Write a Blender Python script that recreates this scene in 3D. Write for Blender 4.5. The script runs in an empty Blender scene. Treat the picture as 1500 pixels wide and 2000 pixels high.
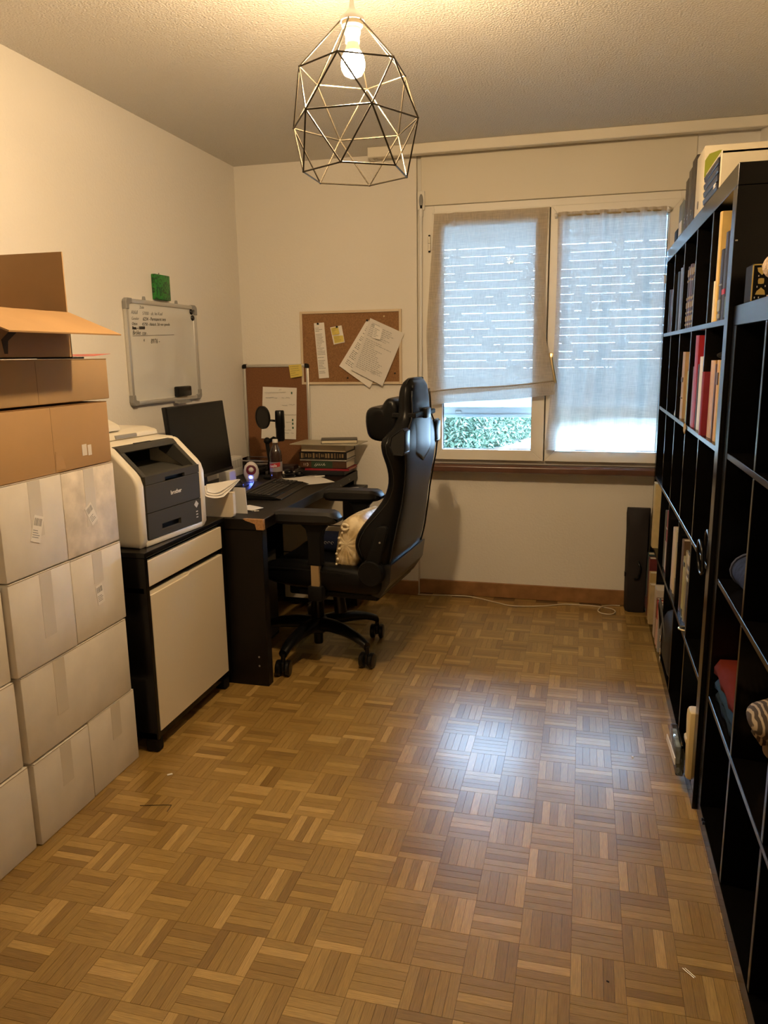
import bpy, bmesh, math, random
from mathutils import Vector, Matrix, Euler
random.seed(7)
PI = math.pi
SC = bpy.context.scene
COL = SC.collection

# ------------------------------------------------------------------ camera
cam_d = bpy.data.cameras.new('camera')
cam = bpy.data.objects.new('camera', cam_d)
COL.objects.link(cam)
yaw, pitch, roll, cz = -0.2547, -0.2020, -0.0142, 1.3752
fw = Vector((math.sin(yaw)*math.cos(pitch), math.cos(yaw)*math.cos(pitch), math.sin(pitch)))
rt = Vector((math.cos(yaw), -math.sin(yaw), 0))
up = rt.cross(fw)
r2 = rt*math.cos(roll) + up*math.sin(roll)
u2 = -rt*math.sin(roll) + up*math.cos(roll)
M = Matrix((r2, u2, -fw)).transposed().to_4x4()
M.translation = Vector((0, 0, cz))
cam.matrix_world = M
cam_d.sensor_fit = 'VERTICAL'
cam_d.sensor_height = 36.0
cam_d.lens = 1496.05*36.0/2000.0
cam_d.clip_start = 0.02
cam_d.clip_end = 200
SC.camera = cam

# ------------------------------------------------------------------ world, exposure
BULB_STRENGTH = 1680.0
SKY_STRENGTH = 62.0
w = bpy.data.worlds.new('sky')
SC.world = w
w.use_nodes = True
bg = w.node_tree.nodes['Background']
bg.inputs[0].default_value = (0.40, 0.67, 1.0, 1)
bg.inputs[1].default_value = SKY_STRENGTH
sun_d = bpy.data.lights.new('sun', 'SUN')
sun_d.energy = 7.0
sun_d.angle = 0.01
sun_d.color = (1.0, 0.96, 0.90)
sun = bpy.data.objects.new('sun', sun_d)
COL.objects.link(sun)
sun.rotation_euler = Euler((math.radians(38), math.radians(12), 0))   # high sun from behind the house
vs = SC.view_settings
vs.view_transform = 'Standard'
vs.look = 'None'
vs.gamma = 1.0
vs.exposure = 0.0
vs.use_curve_mapping = False

# ------------------------------------------------------------------ materials
MATS = {}


def nmat(name):
    m = bpy.data.materials.new(name)
    m.use_nodes = True
    nt = m.node_tree
    b = nt.nodes['Principled BSDF']
    return m, nt, b


def mat(name, col, rough=0.5, metal=0.0, spec=0.5, bump=0.0, bscale=50.0, var=0.0, vscale=8.0, coat=0.0, bdist=0.01):
    if name in MATS:
        return MATS[name]
    m, nt, b = nmat(name)
    b.inputs['Base Color'].default_value = (*col, 1)
    b.inputs['Roughness'].default_value = rough
    b.inputs['Metallic'].default_value = metal
    b.inputs['Specular IOR Level'].default_value = spec
    b.inputs['Coat Weight'].default_value = coat
    L = nt.links.new
    if bump or var:
        tc = nt.nodes.new('ShaderNodeTexCoord')
    if var:
        n = nt.nodes.new('ShaderNodeTexNoise')
        n.inputs['Scale'].default_value = vscale
        n.inputs['Detail'].default_value = 5
        L(tc.outputs['Object'], n.inputs['Vector'])
        r = nt.nodes.new('ShaderNodeMapRange')
        r.inputs[1].default_value = 0.3
        r.inputs[2].default_value = 0.7
        r.inputs[3].default_value = 1-var
        r.inputs[4].default_value = 1+var
        L(n.outputs[0], r.inputs[0])
        mx = nt.nodes.new('ShaderNodeMix')
        mx.data_type = 'RGBA'
        mx.blend_type = 'MULTIPLY'
        mx.inputs[0].default_value = 1
        mx.inputs[6].default_value = (*col, 1)
        L(r.outputs[0], mx.inputs[7])
        L(mx.outputs[2], b.inputs['Base Color'])
    if bump:
        n = nt.nodes.new('ShaderNodeTexNoise')
        n.inputs['Scale'].default_value = bscale
        n.inputs['Detail'].default_value = 4
        L(tc.outputs['Object'], n.inputs['Vector'])
        bp = nt.nodes.new('ShaderNodeBump')
        bp.inputs['Strength'].default_value = bump
        bp.inputs['Distance'].default_value = bdist
        L(n.outputs[0], bp.inputs['Height'])
        L(bp.outputs[0], b.inputs['Normal'])
    MATS[name] = m
    return m


def emit(name, col, s):
    m, nt, b = nmat(name)
    b.inputs['Base Color'].default_value = (*col, 1)
    b.inputs['Emission Color'].default_value = (*col, 1)
    b.inputs['Emission Strength'].default_value = s
    MATS[name] = m
    return m


def oak_mat(name, island):
    m, nt, b = nmat(name)
    L = nt.links.new
    N = nt.nodes.new
    if island:
        rnd = N('ShaderNodeNewGeometry').outputs['Random Per Island']
    else:
        rnd = N('ShaderNodeObjectInfo').outputs['Random']
    ramp = N('ShaderNodeValToRGB')
    ramp.color_ramp.interpolation = 'LINEAR'
    e = ramp.color_ramp.elements
    e[0].position = 0.0
    e[0].color = (0.235, 0.136, 0.036, 1)
    e[1].position = 1.0
    e[1].color = (0.53, 0.345, 0.125, 1)
    for p, c in ((0.14, (0.305, 0.183, 0.050)), (0.55, (0.350, 0.216, 0.060)), (0.82, (0.40, 0.250, 0.074)), (0.92, (0.475, 0.308, 0.098))):
        q = e.new(p)
        q.color = (*c, 1)
    L(rnd, ramp.inputs[0])
    uv = N('ShaderNodeUVMap')
    uv.uv_map = 'uv'
    off = N('ShaderNodeVectorMath')
    off.operation = 'ADD'
    cmb = N('ShaderNodeCombineXYZ')
    mul = N('ShaderNodeMath')
    mul.operation = 'MULTIPLY'
    mul.inputs[1].default_value = 37.0
    L(rnd, mul.inputs[0])
    L(mul.outputs[0], cmb.inputs[0])
    L(mul.outputs[0], cmb.inputs[1])
    L(uv.outputs[0], off.inputs[0])
    L(cmb.outputs[0], off.inputs[1])
    mp = N('ShaderNodeMapping')
    mp.inputs['Scale'].default_value = (22, 420, 1)
    L(off.outputs[0], mp.inputs[0])
    nz = N('ShaderNodeTexNoise')
    nz.inputs['Scale'].default_value = 1.0
    nz.inputs['Detail'].default_value = 5
    nz.inputs['Roughness'].default_value = 0.6
    L(mp.outputs[0], nz.inputs['Vector'])
    mr = N('ShaderNodeMapRange')
    mr.inputs[1].default_value = 0.3
    mr.inputs[2].default_value = 0.72
    mr.inputs[3].default_value = 0.70
    mr.inputs[4].default_value = 1.20
    L(nz.outputs[0], mr.inputs[0])
    mx = N('ShaderNodeMix')
    mx.data_type = 'RGBA'
    mx.blend_type = 'MULTIPLY'
    mx.inputs[0].default_value = 1
    L(ramp.outputs[0], mx.inputs[6])
    L(mr.outputs[0], mx.inputs[7])
    L(mx.outputs[2], b.inputs['Base Color'])
    b.inputs['Roughness'].default_value = 0.30
    b.inputs['Coat Weight'].default_value = 0.55
    b.inputs['Coat Roughness'].default_value = 0.24
    b.inputs['Specular IOR Level'].default_value = 0.55
    bp = N('ShaderNodeBump')
    bp.inputs['Strength'].default_value = 0.25
    bp.inputs['Distance'].default_value = 0.0006
    L(nz.outputs[0], bp.inputs['Height'])
    L(bp.outputs[0], b.inputs['Normal'])
    return m


def cloth_mat(name, col, transl=0.5, transp=0.1):
    m, nt, b = nmat(name)
    L = nt.links.new
    N = nt.nodes.new
    out = nt.nodes['Material Output']
    nt.nodes.remove(b)
    tc = N('ShaderNodeTexCoord')
    wv = []
    for sc in ((900, 900, 35), (35, 35, 900)):
        mp = N('ShaderNodeMapping')
        mp.inputs['Scale'].default_value = sc
        L(tc.outputs['Object'], mp.inputs[0])
        n = N('ShaderNodeTexNoise')
        n.inputs['Scale'].default_value = 0.5
        n.inputs['Detail'].default_value = 3
        L(mp.outputs[0], n.inputs['Vector'])
        wv.append(n.outputs[0])
    ad = N('ShaderNodeMath')
    ad.operation = 'ADD'
    L(wv[0], ad.inputs[0])
    L(wv[1], ad.inputs[1])
    mr = N('ShaderNodeMapRange')
    mr.inputs[1].default_value = 0.7
    mr.inputs[2].default_value = 1.3
    mr.inputs[3].default_value = 0.86
    mr.inputs[4].default_value = 1.1
    L(ad.outputs[0], mr.inputs[0])
    mx = N('ShaderNodeMix')
    mx.data_type = 'RGBA'
    mx.blend_type = 'MULTIPLY'
    mx.inputs[0].default_value = 1
    mx.inputs[6].default_value = (*col, 1)
    L(mr.outputs[0], mx.inputs[7])
    d = N('ShaderNodeBsdfDiffuse')
    t = N('ShaderNodeBsdfTranslucent')
    L(mx.outputs[2], d.inputs[0])
    L(mx.outputs[2], t.inputs[0])
    a = N('ShaderNodeMixShader')
    a.inputs[0].default_value = transl
    L(d.outputs[0], a.inputs[1])
    L(t.outputs[0], a.inputs[2])
    tr = N('ShaderNodeBsdfTransparent')
    s2 = N('ShaderNodeMixShader')
    mr2 = N('ShaderNodeMapRange')
    mr2.inputs[1].default_value = 0.7
    mr2.inputs[2].default_value = 1.3
    mr2.inputs[3].default_value = transp*1.8
    mr2.inputs[4].default_value = transp*0.3
    L(ad.outputs[0], mr2.inputs[0])
    L(mr2.outputs[0], s2.inputs[0])
    L(a.outputs[0], s2.inputs[1])
    L(tr.outputs[0], s2.inputs[2])
    L(s2.outputs[0], out.inputs[0])
    MATS[name] = m
    return m


def pane_mat(name, tint=(1, 1, 1), refl=1.0):
    m, nt, b = nmat(name)
    L = nt.links.new
    N = nt.nodes.new
    out = nt.nodes['Material Output']
    nt.nodes.remove(b)
    tr = N('ShaderNodeBsdfTransparent')
    tr.inputs[0].default_value = (*tint, 1)
    g = N('ShaderNodeBsdfGlossy')
    g.inputs['Roughness'].default_value = 0.02
    fr = N('ShaderNodeFresnel')
    fr.inputs[0].default_value = 1.5
    s = N('ShaderNodeMixShader')
    L(fr.outputs[0], s.inputs[0])
    L(tr.outputs[0], s.inputs[1])
    L(g.outputs[0], s.inputs[2])
    L(s.outputs[0], out.inputs[0])
    MATS[name] = m
    return m


def trans_mat(name, col, k):
    m, nt, b = nmat(name)
    L = nt.links.new
    N = nt.nodes.new
    out = nt.nodes['Material Output']
    b.inputs['Base Color'].default_value = (*col, 1)
    b.inputs['Roughness'].default_value = 0.5
    t = N('ShaderNodeBsdfTranslucent')
    t.inputs[0].default_value = (*col, 1)
    s = N('ShaderNodeMixShader')
    s.inputs[0].default_value = k
    L(b.outputs[0], s.inputs[1])
    L(t.outputs[0], s.inputs[2])
    L(s.outputs[0], out.inputs[0])
    MATS[name] = m
    return m


WALL = mat('wall paint', (0.80, 0.765, 0.70), 0.75, bump=0.35, bscale=90, bdist=0.004)
CEIL = mat('ceiling plaster', (0.70, 0.675, 0.63), 0.85, bump=1.0, bscale=130, bdist=0.008)
WINP = mat('window paint', (0.80, 0.77, 0.70), 0.4)
PANELP = mat('shutter box paint', (0.74, 0.69, 0.58), 0.5)
BASEW = mat('baseboard wood', (0.30, 0.15, 0.055), 0.4, var=0.25, vscale=14)
SILLW = mat('sill wood', (0.11, 0.05, 0.032), 0.3, var=0.2, vscale=12)
BLACKW = mat('black brown veneer', (0.0030, 0.0026, 0.0023), 0.22, spec=0.28, var=0.2, vscale=20)
DESKW = mat('desk veneer', (0.0048, 0.0036, 0.0031), 0.42, spec=0.28, var=0.25, vscale=24)
CREAM = mat('cream lacquer', (0.74, 0.66, 0.52), 0.4)
CARTON_W = mat('white carton', (0.72, 0.67, 0.60), 0.75, var=0.07, vscale=9)
CARTON_W2 = mat('scuffed white carton', (0.70, 0.63, 0.55), 0.8, var=0.24, vscale=14)
CARTON_B = mat('brown cardboard', (0.44, 0.265, 0.115), 0.75, var=0.06, vscale=6)
CARTON_B2 = mat('brown cardboard shaded', (0.42, 0.27, 0.13), 0.75, var=0.06, vscale=7)
TAPE_T = mat('old clear tape', (0.655, 0.605, 0.53), 0.45)
TAPE_B = mat('brown tape', (0.40, 0.235, 0.10), 0.3)
PAPER = mat('paper', (0.82, 0.79, 0.74), 0.7)
STICKER = mat('sticker paper', (0.80, 0.76, 0.69), 0.6)
INK = mat('ink', (0.03, 0.03, 0.03), 0.6)
INKG = mat('grey print', (0.30, 0.29, 0.28), 0.7)
DARK = mat('black plastic', (0.004, 0.004, 0.0043), 0.28, spec=0.35)
DARKM = mat('matt black plastic', (0.0045, 0.0045, 0.0048), 0.6, spec=0.2)
LEATH = mat('black leather', (0.0032, 0.0032, 0.0035), 0.34, spec=0.2, bump=0.15, bscale=400, bdist=0.001)
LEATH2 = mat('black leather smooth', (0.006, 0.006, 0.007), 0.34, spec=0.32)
SILVER = mat('silver frame', (0.62, 0.61, 0.58), 0.35, metal=0.6)
GREYP = mat('grey plastic', (0.27, 0.265, 0.255), 0.45)
CHROME = mat('chrome', (0.75, 0.74, 0.72), 0.15, metal=1.0)
BRASS = mat('brass', (0.75, 0.62, 0.36), 0.3, metal=1.0)
CORK = mat('cork', (0.275, 0.138, 0.055), 0.85, var=0.22, vscale=160, bump=0.2, bscale=300, bdist=0.002)
WBOARD = mat('whiteboard enamel', (0.68, 0.68, 0.65), 0.10, coat=0.6)
OAK_I = oak_mat('oak sticks', True)
OAK_O = oak_mat('oak stick', False)
GROUT = mat('parquet joint', (0.16, 0.09, 0.036), 0.7)
WHITEP = mat('white plastic', (0.76, 0.75, 0.72), 0.4)
PRW = mat('printer shell', (0.72, 0.67, 0.56), 0.42)
PRD = mat('printer charcoal', (0.060, 0.057, 0.050), 0.75, spec=0.10)
PRB = mat('printer cavity', (0.008, 0.008, 0.008), 0.6, spec=0.1)
LINEN = cloth_mat('linen', (0.68, 0.61, 0.51), 0.55, 0.10)
LINEN2 = cloth_mat('sheer linen', (0.68, 0.62, 0.54), 0.52, 0.075)
PANE = pane_mat('window glass')
SLAT = trans_mat('shutter slat', (0.68, 0.71, 0.72), 0.58)
YELLOW = mat('yellow note', (0.72, 0.58, 0.13), 0.7)
C = {}


def cm(rgb, rough=0.5):
    k = 'cover %.3f %.3f %.3f %.2f' % (*rgb, rough)
    return mat(k, rgb, rough, var=0.08, vscale=30)


# ------------------------------------------------------------------ mesh builder
class MB:
    def __init__(self):
        self.bm = bmesh.new()

    def poly(self, pts):
        vs_ = [self.bm.verts.new(p) for p in pts]
        return self.bm.faces.new(vs_)

    def box(self, x0, x1, y0, y1, z0, z1, bev=0.0, seg=1, T=None):
        b = bmesh.new()
        vs_ = [b.verts.new((x, y, z)) for x in (x0, x1) for y in (y0, y1) for z in (z0, z1)]
        for f in ((0, 1, 3, 2), (4, 6, 7, 5), (0, 4, 5, 1), (2, 3, 7, 6), (0, 2, 6, 4), (1, 5, 7, 3)):
            b.faces.new([vs_[i] for i in f])
        if bev:
            bmesh.ops.bevel(b, geom=b.edges[:], offset=bev, segments=seg, affect='EDGES', profile=0.5)
        self.merge(b, T)
        return self

    def merge(self, b, T=None):
        if T is not None:
            bmesh.ops.transform(b, matrix=T, verts=b.verts[:])
        me = bpy.data.meshes.new('tmp')
        b.to_mesh(me)
        b.free()
        self.bm.from_mesh(me)
        bpy.data.meshes.remove(me)

    def prism(self, pts, axis, a0, a1, bev=0.0, seg=1, T=None):
        """extrude polygon pts (2D) along axis from a0 to a1. axis 'x': pts=(y,z); 'y': (x,z); 'z': (x,y)"""
        b = bmesh.new()

        def P(p, a):
            return (a, p[0], p[1]) if axis == 'x' else ((p[0], a, p[1]) if axis == 'y' else (p[0], p[1], a))
        v0 = [b.verts.new(P(p, a0)) for p in pts]
        v1 = [b.verts.new(P(p, a1)) for p in pts]
        n = len(pts)
        f0 = b.faces.new(v0[::-1])
        f1 = b.faces.new(v1)
        for i in range(n):
            b.faces.new((v0[i], v0[(i+1) % n], v1[(i+1) % n], v1[i]))
        bmesh.ops.recalc_face_normals(b, faces=b.faces[:])
        if bev:
            ed = [e for e in b.edges if e.is_boundary or any(len(f.verts) == n and (f is f0 or f is f1) for f in e.link_faces)] if n > 8 else b.edges[:]
            bmesh.ops.bevel(b, geom=ed, offset=bev, segments=seg, affect='EDGES', profile=0.5)
        self.merge(b, T)
        return self

    def tube(self, pts, r, n=8, closed=False, cap=True):
        pts = [Vector(p) for p in pts]
        m = len(pts)
        rad = r if isinstance(r, (list, tuple)) else [r]*m
        rings = []
        t0 = None
        for i, p in enumerate(pts):
            if closed:
                t = (pts[(i+1) % m]-pts[i-1]).normalized()
            else:
                t = (pts[min(i+1, m-1)]-pts[max(i-1, 0)]).normalized()
            if t0 is None:
                a = Vector((0, 0, 1)) if abs(t.z) < 0.9 else Vector((1, 0, 0))
                nrm = (a-t*a.dot(t)).normalized()
            else:
                nrm = (nrm-t*nrm.dot(t)).normalized()
            t0 = t
            bn = t.cross(nrm)
            rings.append([self.bm.verts.new(p+(nrm*math.cos(2*PI*k/n)+bn*math.sin(2*PI*k/n))*rad[i]) for k in range(n)])
        for i in range(m if closed else m-1):
            a, b = rings[i], rings[(i+1) % m]
            for k in range(n):
                self.bm.faces.new((a[k], a[(k+1) % n], b[(k+1) % n], b[k]))
        if cap and not closed:
            self.bm.faces.new(rings[0][::-1])
            self.bm.faces.new(rings[-1])
        return self

    def lathe(self, prof, c=(0, 0, 0), n=24, T=None):
        """prof: list of (r,z)"""
        b = bmesh.new()
        rings = []
        for r, z in prof:
            if r < 1e-6:
                rings.append([b.verts.new((c[0], c[1], c[2]+z))])
            else:
                rings.append([b.verts.new((c[0]+r*math.cos(2*PI*k/n), c[1]+r*math.sin(2*PI*k/n), c[2]+z)) for k in range(n)])
        for a, d in zip(rings, rings[1:]):
            for k in range(n):
                k2 = (k+1) % n
                if len(a) == 1 and len(d) == 1:
                    continue
                if len(a) == 1:
                    b.faces.new((a[0], d[k2], d[k]))
                elif len(d) == 1:
                    b.faces.new((a[k], a[k2], d[0]))
                else:
                    b.faces.new((a[k], a[k2], d[k2], d[k]))
        for rg, rev in ((rings[0], True), (rings[-1], False)):
            if len(rg) > 1:
                b.faces.new(rg[::-1] if rev else rg)
        self.merge(b, T)
        return self

    def ball(self, c, rx, ry=None, rz=None, u=16, v=10):
        ry = ry or rx
        rz = rz or rx
        b = bmesh.new()
        bmesh.ops.create_uvsphere(b, u_segments=u, v_segments=v, radius=1)
        self.merge(b, Matrix.Translation(c) @ Matrix.Diagonal((rx, ry, rz, 1)))
        return self

    def grid(self, f, nu, nv, closed_u=False):
        vs_ = [[self.bm.verts.new(f(i/nu, j/nv)) for j in range(nv+1)] for i in range(nu+(0 if closed_u else 1))]
        for i in range(nu):
            i2 = (i+1) % nu if closed_u else i+1
            for j in range(nv):
                self.bm.faces.new((vs_[i][j], vs_[i2][j], vs_[i2][j+1], vs_[i][j+1]))
        return self

    def rings(self, rr, cap=True):
        vv = [[self.bm.verts.new(p) for p in r] for r in rr]
        n = len(rr[0])
        for a, d in zip(vv, vv[1:]):
            for k in range(n):
                self.bm.faces.new((a[k], a[(k+1) % n], d[(k+1) % n], d[k]))
        if cap:
            self.bm.faces.new(vv[0][::-1])
            self.bm.faces.new(vv[-1])
        return self

    def xf(self, T):
        bmesh.ops.transform(self.bm, matrix=T, verts=self.bm.verts[:])
        return self

    def build(self, name, m, parent=None, smooth=False, local=False, sub=0, solid=0.0):
        bm = self.bm
        bmesh.ops.recalc_face_normals(bm, faces=bm.faces[:])
        loc = Vector((0, 0, 0))
        if parent is not None:
            if not local:
                p = parent
                while p is not None:
                    loc += p.location
                    p = p.parent
        elif bm.verts:
            xs = [v.co for v in bm.verts]
            loc = Vector(((min(v.x for v in xs)+max(v.x for v in xs))/2, (min(v.y for v in xs)+max(v.y for v in xs))/2, min(v.z for v in xs)))
        if loc.length:
            bmesh.ops.translate(bm, verts=bm.verts[:], vec=-loc)
        me = bpy.data.meshes.new(name)
        bm.to_mesh(me)
        bm.free()
        if smooth:
            for p in me.polygons:
                p.use_smooth = True
            if smooth != 'all':
                try:
                    me.set_sharp_from_angle(angle=math.radians(38))
                except Exception:
                    pass
        me.materials.append(m)
        o = bpy.data.objects.new(name, me)
        COL.objects.link(o)
        if parent is not None:
            o.parent = parent
        else:
            o.location = loc
        if sub:
            s = o.modifiers.new('sub', 'SUBSURF')
            s.levels = sub
            s.render_levels = sub
        if solid:
            s = o.modifiers.new('solid', 'SOLIDIFY')
            s.thickness = solid
        return o


def thing(name, label, cat, loc, rotz=0.0, group=None, rot=None):
    o = bpy.data.objects.new(name, None)
    o.empty_display_size = 0.05
    COL.objects.link(o)
    o.location = loc
    o.rotation_euler = rot if rot else (0, 0, rotz)
    o['label'] = label
    o['category'] = cat
    if group:
        o['group'] = group
    return o


def tag(o, label, cat, group=None):
    o['label'] = label
    o['category'] = cat
    if group:
        o['group'] = group
    return o


def struct(o):
    o['kind'] = 'structure'
    return o


def text_bm(mb, s, size, T, shear=0.0, ext=0.0003, bold=0.0):
    cu = bpy.data.curves.new('t', 'FONT')
    cu.body = s
    cu.size = size
    cu.shear = shear
    cu.extrude = ext
    cu.offset = bold
    cu.resolution_u = 3
    o = bpy.data.objects.new('t', cu)
    COL.objects.link(o)
    dg = bpy.context.evaluated_depsgraph_get()
    dg.update()
    me = bpy.data.meshes.new_from_object(o.evaluated_get(dg))
    me.transform(T)
    mb.bm.from_mesh(me)
    bpy.data.objects.remove(o)
    bpy.data.curves.remove(cu)
    bpy.data.meshes.remove(me)
    return mb


def frame(o, xdir, ydir):
    """matrix whose local x,y map to world directions, z = cross"""
    x = Vector(xdir).normalized()
    y = Vector(ydir).normalized()
    z = x.cross(y).normalized()
    m_ = Matrix((x, y, z)).transposed().to_4x4()
    m_.translation = Vector(o)
    return m_


# ------------------------------------------------------------------ room shell
XL, XR, YB, YN, YF, H = -1.93, 0.760, 4.204, 4.255, -0.75, 2.4117
NX0, NX1 = -0.893, 0.485     # window niche
floor = struct(MB().box(XL-0.1, XR+0.1, YF-0.1, YN+0.15, -0.08, -0.0016).build('floor', GROUT))
struct(MB().box(XL-0.1, XR+0.1, YF-0.1, YN+0.15, H, H+0.08).build('ceiling', CEIL))
struct(MB().box(XL-0.1, XL, YF-0.1, YN+0.15, -0.08, H).build('wall_left', WALL))
struct(MB().box(XR, XR+0.1, YF-0.1, YN+0.15, -0.08, H).build('wall_right', WALL))
struct(MB().box(XL-0.1, XR+0.1, YF-0.1, YF, -0.08, H).build('wall_front', WALL))
# back wall: left pier, right pier, spandrel below the window
mbw = MB()
mbw.box(XL-0.1, NX0, YB, YN+0.2, -0.08, H)
mbw.box(NX1, XR+0.1, YB, YN+0.2, -0.08, H)
mbw.box(NX0, NX1, YN, YN+0.2, -0.08, 0.775)
mbw.box(NX0, NX1, YN, YN+0.2, 2.14, H)
struct(mbw.build('wall_back', WALL))
# skirting boards
struct(MB().box(NX0, NX1, YN-0.014, YN, 0, 0.085, 0.003).build('baseboard_back', BASEW))
struct(MB().box(XL, NX0, YB-0.014, YB, 0, 0.085, 0.003).build('baseboard_back_pier', BASEW))
struct(MB().box(XL, XL+0.014, YF, YB-0.014, 0, 0.085, 0.003).build('baseboard_left', BASEW))

# ------------------------------------------------------------------ parquet: squares of five sticks
BX, BY, X0, Y0 = 0.1190, 0.1235, 0.0190, 1.604
sticks = []
for i in range(-17, 7):
    for j in range(-20, 23):
        x0 = X0+i*BX
        y0 = Y0+j*BY
        horiz = (i+j) % 2 == 0
        # square between x(-.1,.019) y(1.48,1.604) [i=-1,j=-1] has sticks along x
        for k in range(5):
            if horiz:
                sticks.append((x0, x0+BX, y0+k*BY/5, y0+(k+1)*BY/5, True))
            else:
                sticks.append((x0+k*BX/5, x0+(k+1)*BX/5, y0, y0+BY, False))
camp = Vector((0, 0, cz))


def in_view(x, y):
    d = Vector((x, y, 0))-camp
    z_ = d.dot(fw)
    if z_ < 0.3:
        return 0
    u_ = 750+1496*d.dot(r2)/z_
    v_ = 1000-1496*d.dot(u2)/z_
    if -20 < u_ < 1520 and v_ < 2040:
        return 1
    return 0


def stick_mesh(lx, ly):
    """stick centred on its origin, long side along local x"""
    g, d = 0.00012, 0.00038
    a, b_ = lx/2-g, ly/2-g
    bm = bmesh.new()
    uvl = bm.loops.layers.uv.new('uv')
    lo = [bm.verts.new(p) for p in ((-a, -b_, -0.0014), (a, -b_, -0.0014), (a, b_, -0.0014), (-a, b_, -0.0014))]
    hi = [bm.verts.new(p) for p in ((-a+d, -b_+d, 0), (a-d, -b_+d, 0), (a-d, b_-d, 0), (-a+d, b_-d, 0))]
    fs = [bm.faces.new(hi)]
    for q in range(4):
        fs.append(bm.faces.new((lo[q], lo[(q+1) % 4], hi[(q+1) % 4], hi[q])))
    for f in fs:
        for l in f.loops:
            l[uvl].uv = (l.vert.co.x, l.vert.co.y)
    me = bpy.data.meshes.new('parquet_stick')
    bm.to_mesh(me)
    bm.free()
    me.materials.append(OAK_O)
    return me


SM = {True: stick_mesh(BX, BY/5), False: stick_mesh(BY, BX/5)}
vis = [s for s in sticks if in_view((s[0]+s[1])/2, (s[2]+s[3])/2) and -1.47 < (s[0]+s[1])/2 < 0.40 and (s[2]+s[3])/2 < YN]
vis.sort(key=lambda s: (Vector(((s[0]+s[1])/2, (s[2]+s[3])/2, 0))-camp).length)
near = set(id(s) for s in vis[:300])
bmj = bmesh.new()
uvl = bmj.loops.layers.uv.new('uv')
for s in sticks:
    cx, cy = (s[0]+s[1])/2, (s[2]+s[3])/2
    if cy < 0.6 and not in_view(cx, cy):
        pass
    if cx < XL-0.03 or cx > XR+0.02 or cy > YN or cy < YF:
        continue
    tz = random.uniform(-0.0003, 0.0)
    if id(s) in near:
        o = bpy.data.objects.new('parquet_stick', SM[s[4]])
        COL.objects.link(o)
        o.parent = floor
        o.location = Vector((cx, cy, tz))-floor.location
        o.rotation_euler = (random.uniform(-1, 1)*0.0015, random.uniform(-1, 1)*0.001, (0 if s[4] else PI/2)+(PI if random.random() < 0.5 else 0))
        continue
    lx, ly = (s[1]-s[0], s[3]-s[2]) if s[4] else (s[3]-s[2], s[1]-s[0])
    g, d = 0.00012, 0.00038
    a, b_ = lx/2-g, ly/2-g
    tl = random.uniform(-1, 1)*0.0018
    lo = ((-a, -b_, -0.0014), (a, -b_, -0.0014), (a, b_, -0.0014), (-a, b_, -0.0014))
    hi = ((-a+d, -b_+d, 0), (a-d, -b_+d, 0), (a-d, b_-d, 0), (-a+d, b_-d, 0))
    vv = []
    for p in lo+hi:
        q = (p[0], p[1]) if s[4] else (-p[1], p[0])
        vv.append(bmj.verts.new((cx+q[0]-floor.location.x, cy+q[1]-floor.location.y, p[2]+tz+(tl*p[1] if p[2] == 0 else 0)-floor.location.z)))
    pl = lo+hi
    for f in ((4, 5, 6, 7), (0, 1, 5, 4), (1, 2, 6, 5), (2, 3, 7, 6), (3, 0, 4, 7)):
        fc = bmj.faces.new([vv[q] for q in f])
        for l, q in zip(fc.loops, f):
            l[uvl].uv = (pl[q][0], pl[q][1])
me = bpy.data.meshes.new('far_parquet')
bmj.to_mesh(me)
bmj.free()
me.materials.append(OAK_I)
o = bpy.data.objects.new('far_parquet', me)
COL.objects.link(o)
o.parent = floor
o['kind'] = 'stuff'

# ------------------------------------------------------------------ window
win = bpy.data.objects.new('window_1', None)
COL.objects.link(win)
win.location = (-0.2, 4.2, 0.78)
struct(win)
FX0, FX1, FZ0, FZ1 = -0.835, 0.445, 0.780, 2.140
mb = MB()
mb.box(NX0+0.03, -0.798, 4.200, YN+0.05, FZ0, FZ1, 0.002)
mb.box(0.425, NX1, 4.200, YN+0.05, FZ0, FZ1, 0.002)
mb.box(-0.798, 0.425, 4.200, YN+0.05, 2.098, FZ1, 0.002)
mb.box(-0.798, 0.425, 4.200, YN+0.05, FZ0, 0.806, 0.002)
mb.build('window_frame', WINP, win)
sashes = []
for nm, x0, x1, gx0, gx1 in (('window_sash', -0.802, -0.200, -0.747, -0.266), ('window_sash', -0.193, 0.430, -0.138, 0.372)):
    mb = MB()
    z0, z1, g0, g1 = 0.805, 2.100, 0.862, 2.035
    ys0, ys1 = 4.166, 4.225
    # mitred members
    mb.prism([(x0, z0), (x1, z0), (gx1, g0), (gx0, g0)], 'y', ys0, ys1, 0.002)
    mb.prism([(x0, z1), (gx0, g1), (gx1, g1), (x1, z1)], 'y', ys0, ys1, 0.002)
    mb.prism([(x0, z0), (gx0, g0), (gx0, g1), (x0, z1)], 'y', ys0, ys1, 0.002)
    mb.prism([(x1, z0), (x1, z1), (gx1, g1), (gx1, g0)], 'y', ys0, ys1, 0.002)
    s = mb.build(nm, WINP, win)
    sashes.append(s)
    MB().box(gx0-0.004, gx1+0.004, 4.206, 4.212, g0-0.004, g1+0.004).build('pane', PANE, s)
    mb = MB()
    for a in (gx0, gx1):
        mb.box(a-0.003, a+0.003, 4.200, 4.206, g0, g1)
    for b_ in (g0, g1):
        mb.box(gx0, gx1, 4.200, 4.206, b_-0.003, b_+0.003)
    mb.build('gasket', DARKM, s)
MB().box(-0.215, -0.180, 4.2255, 4.245, 0.800, 2.100, 0.002).build('astragal_light_stop', WINP, win)  # hidden strip added to block daylight leaking between the sashes
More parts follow.
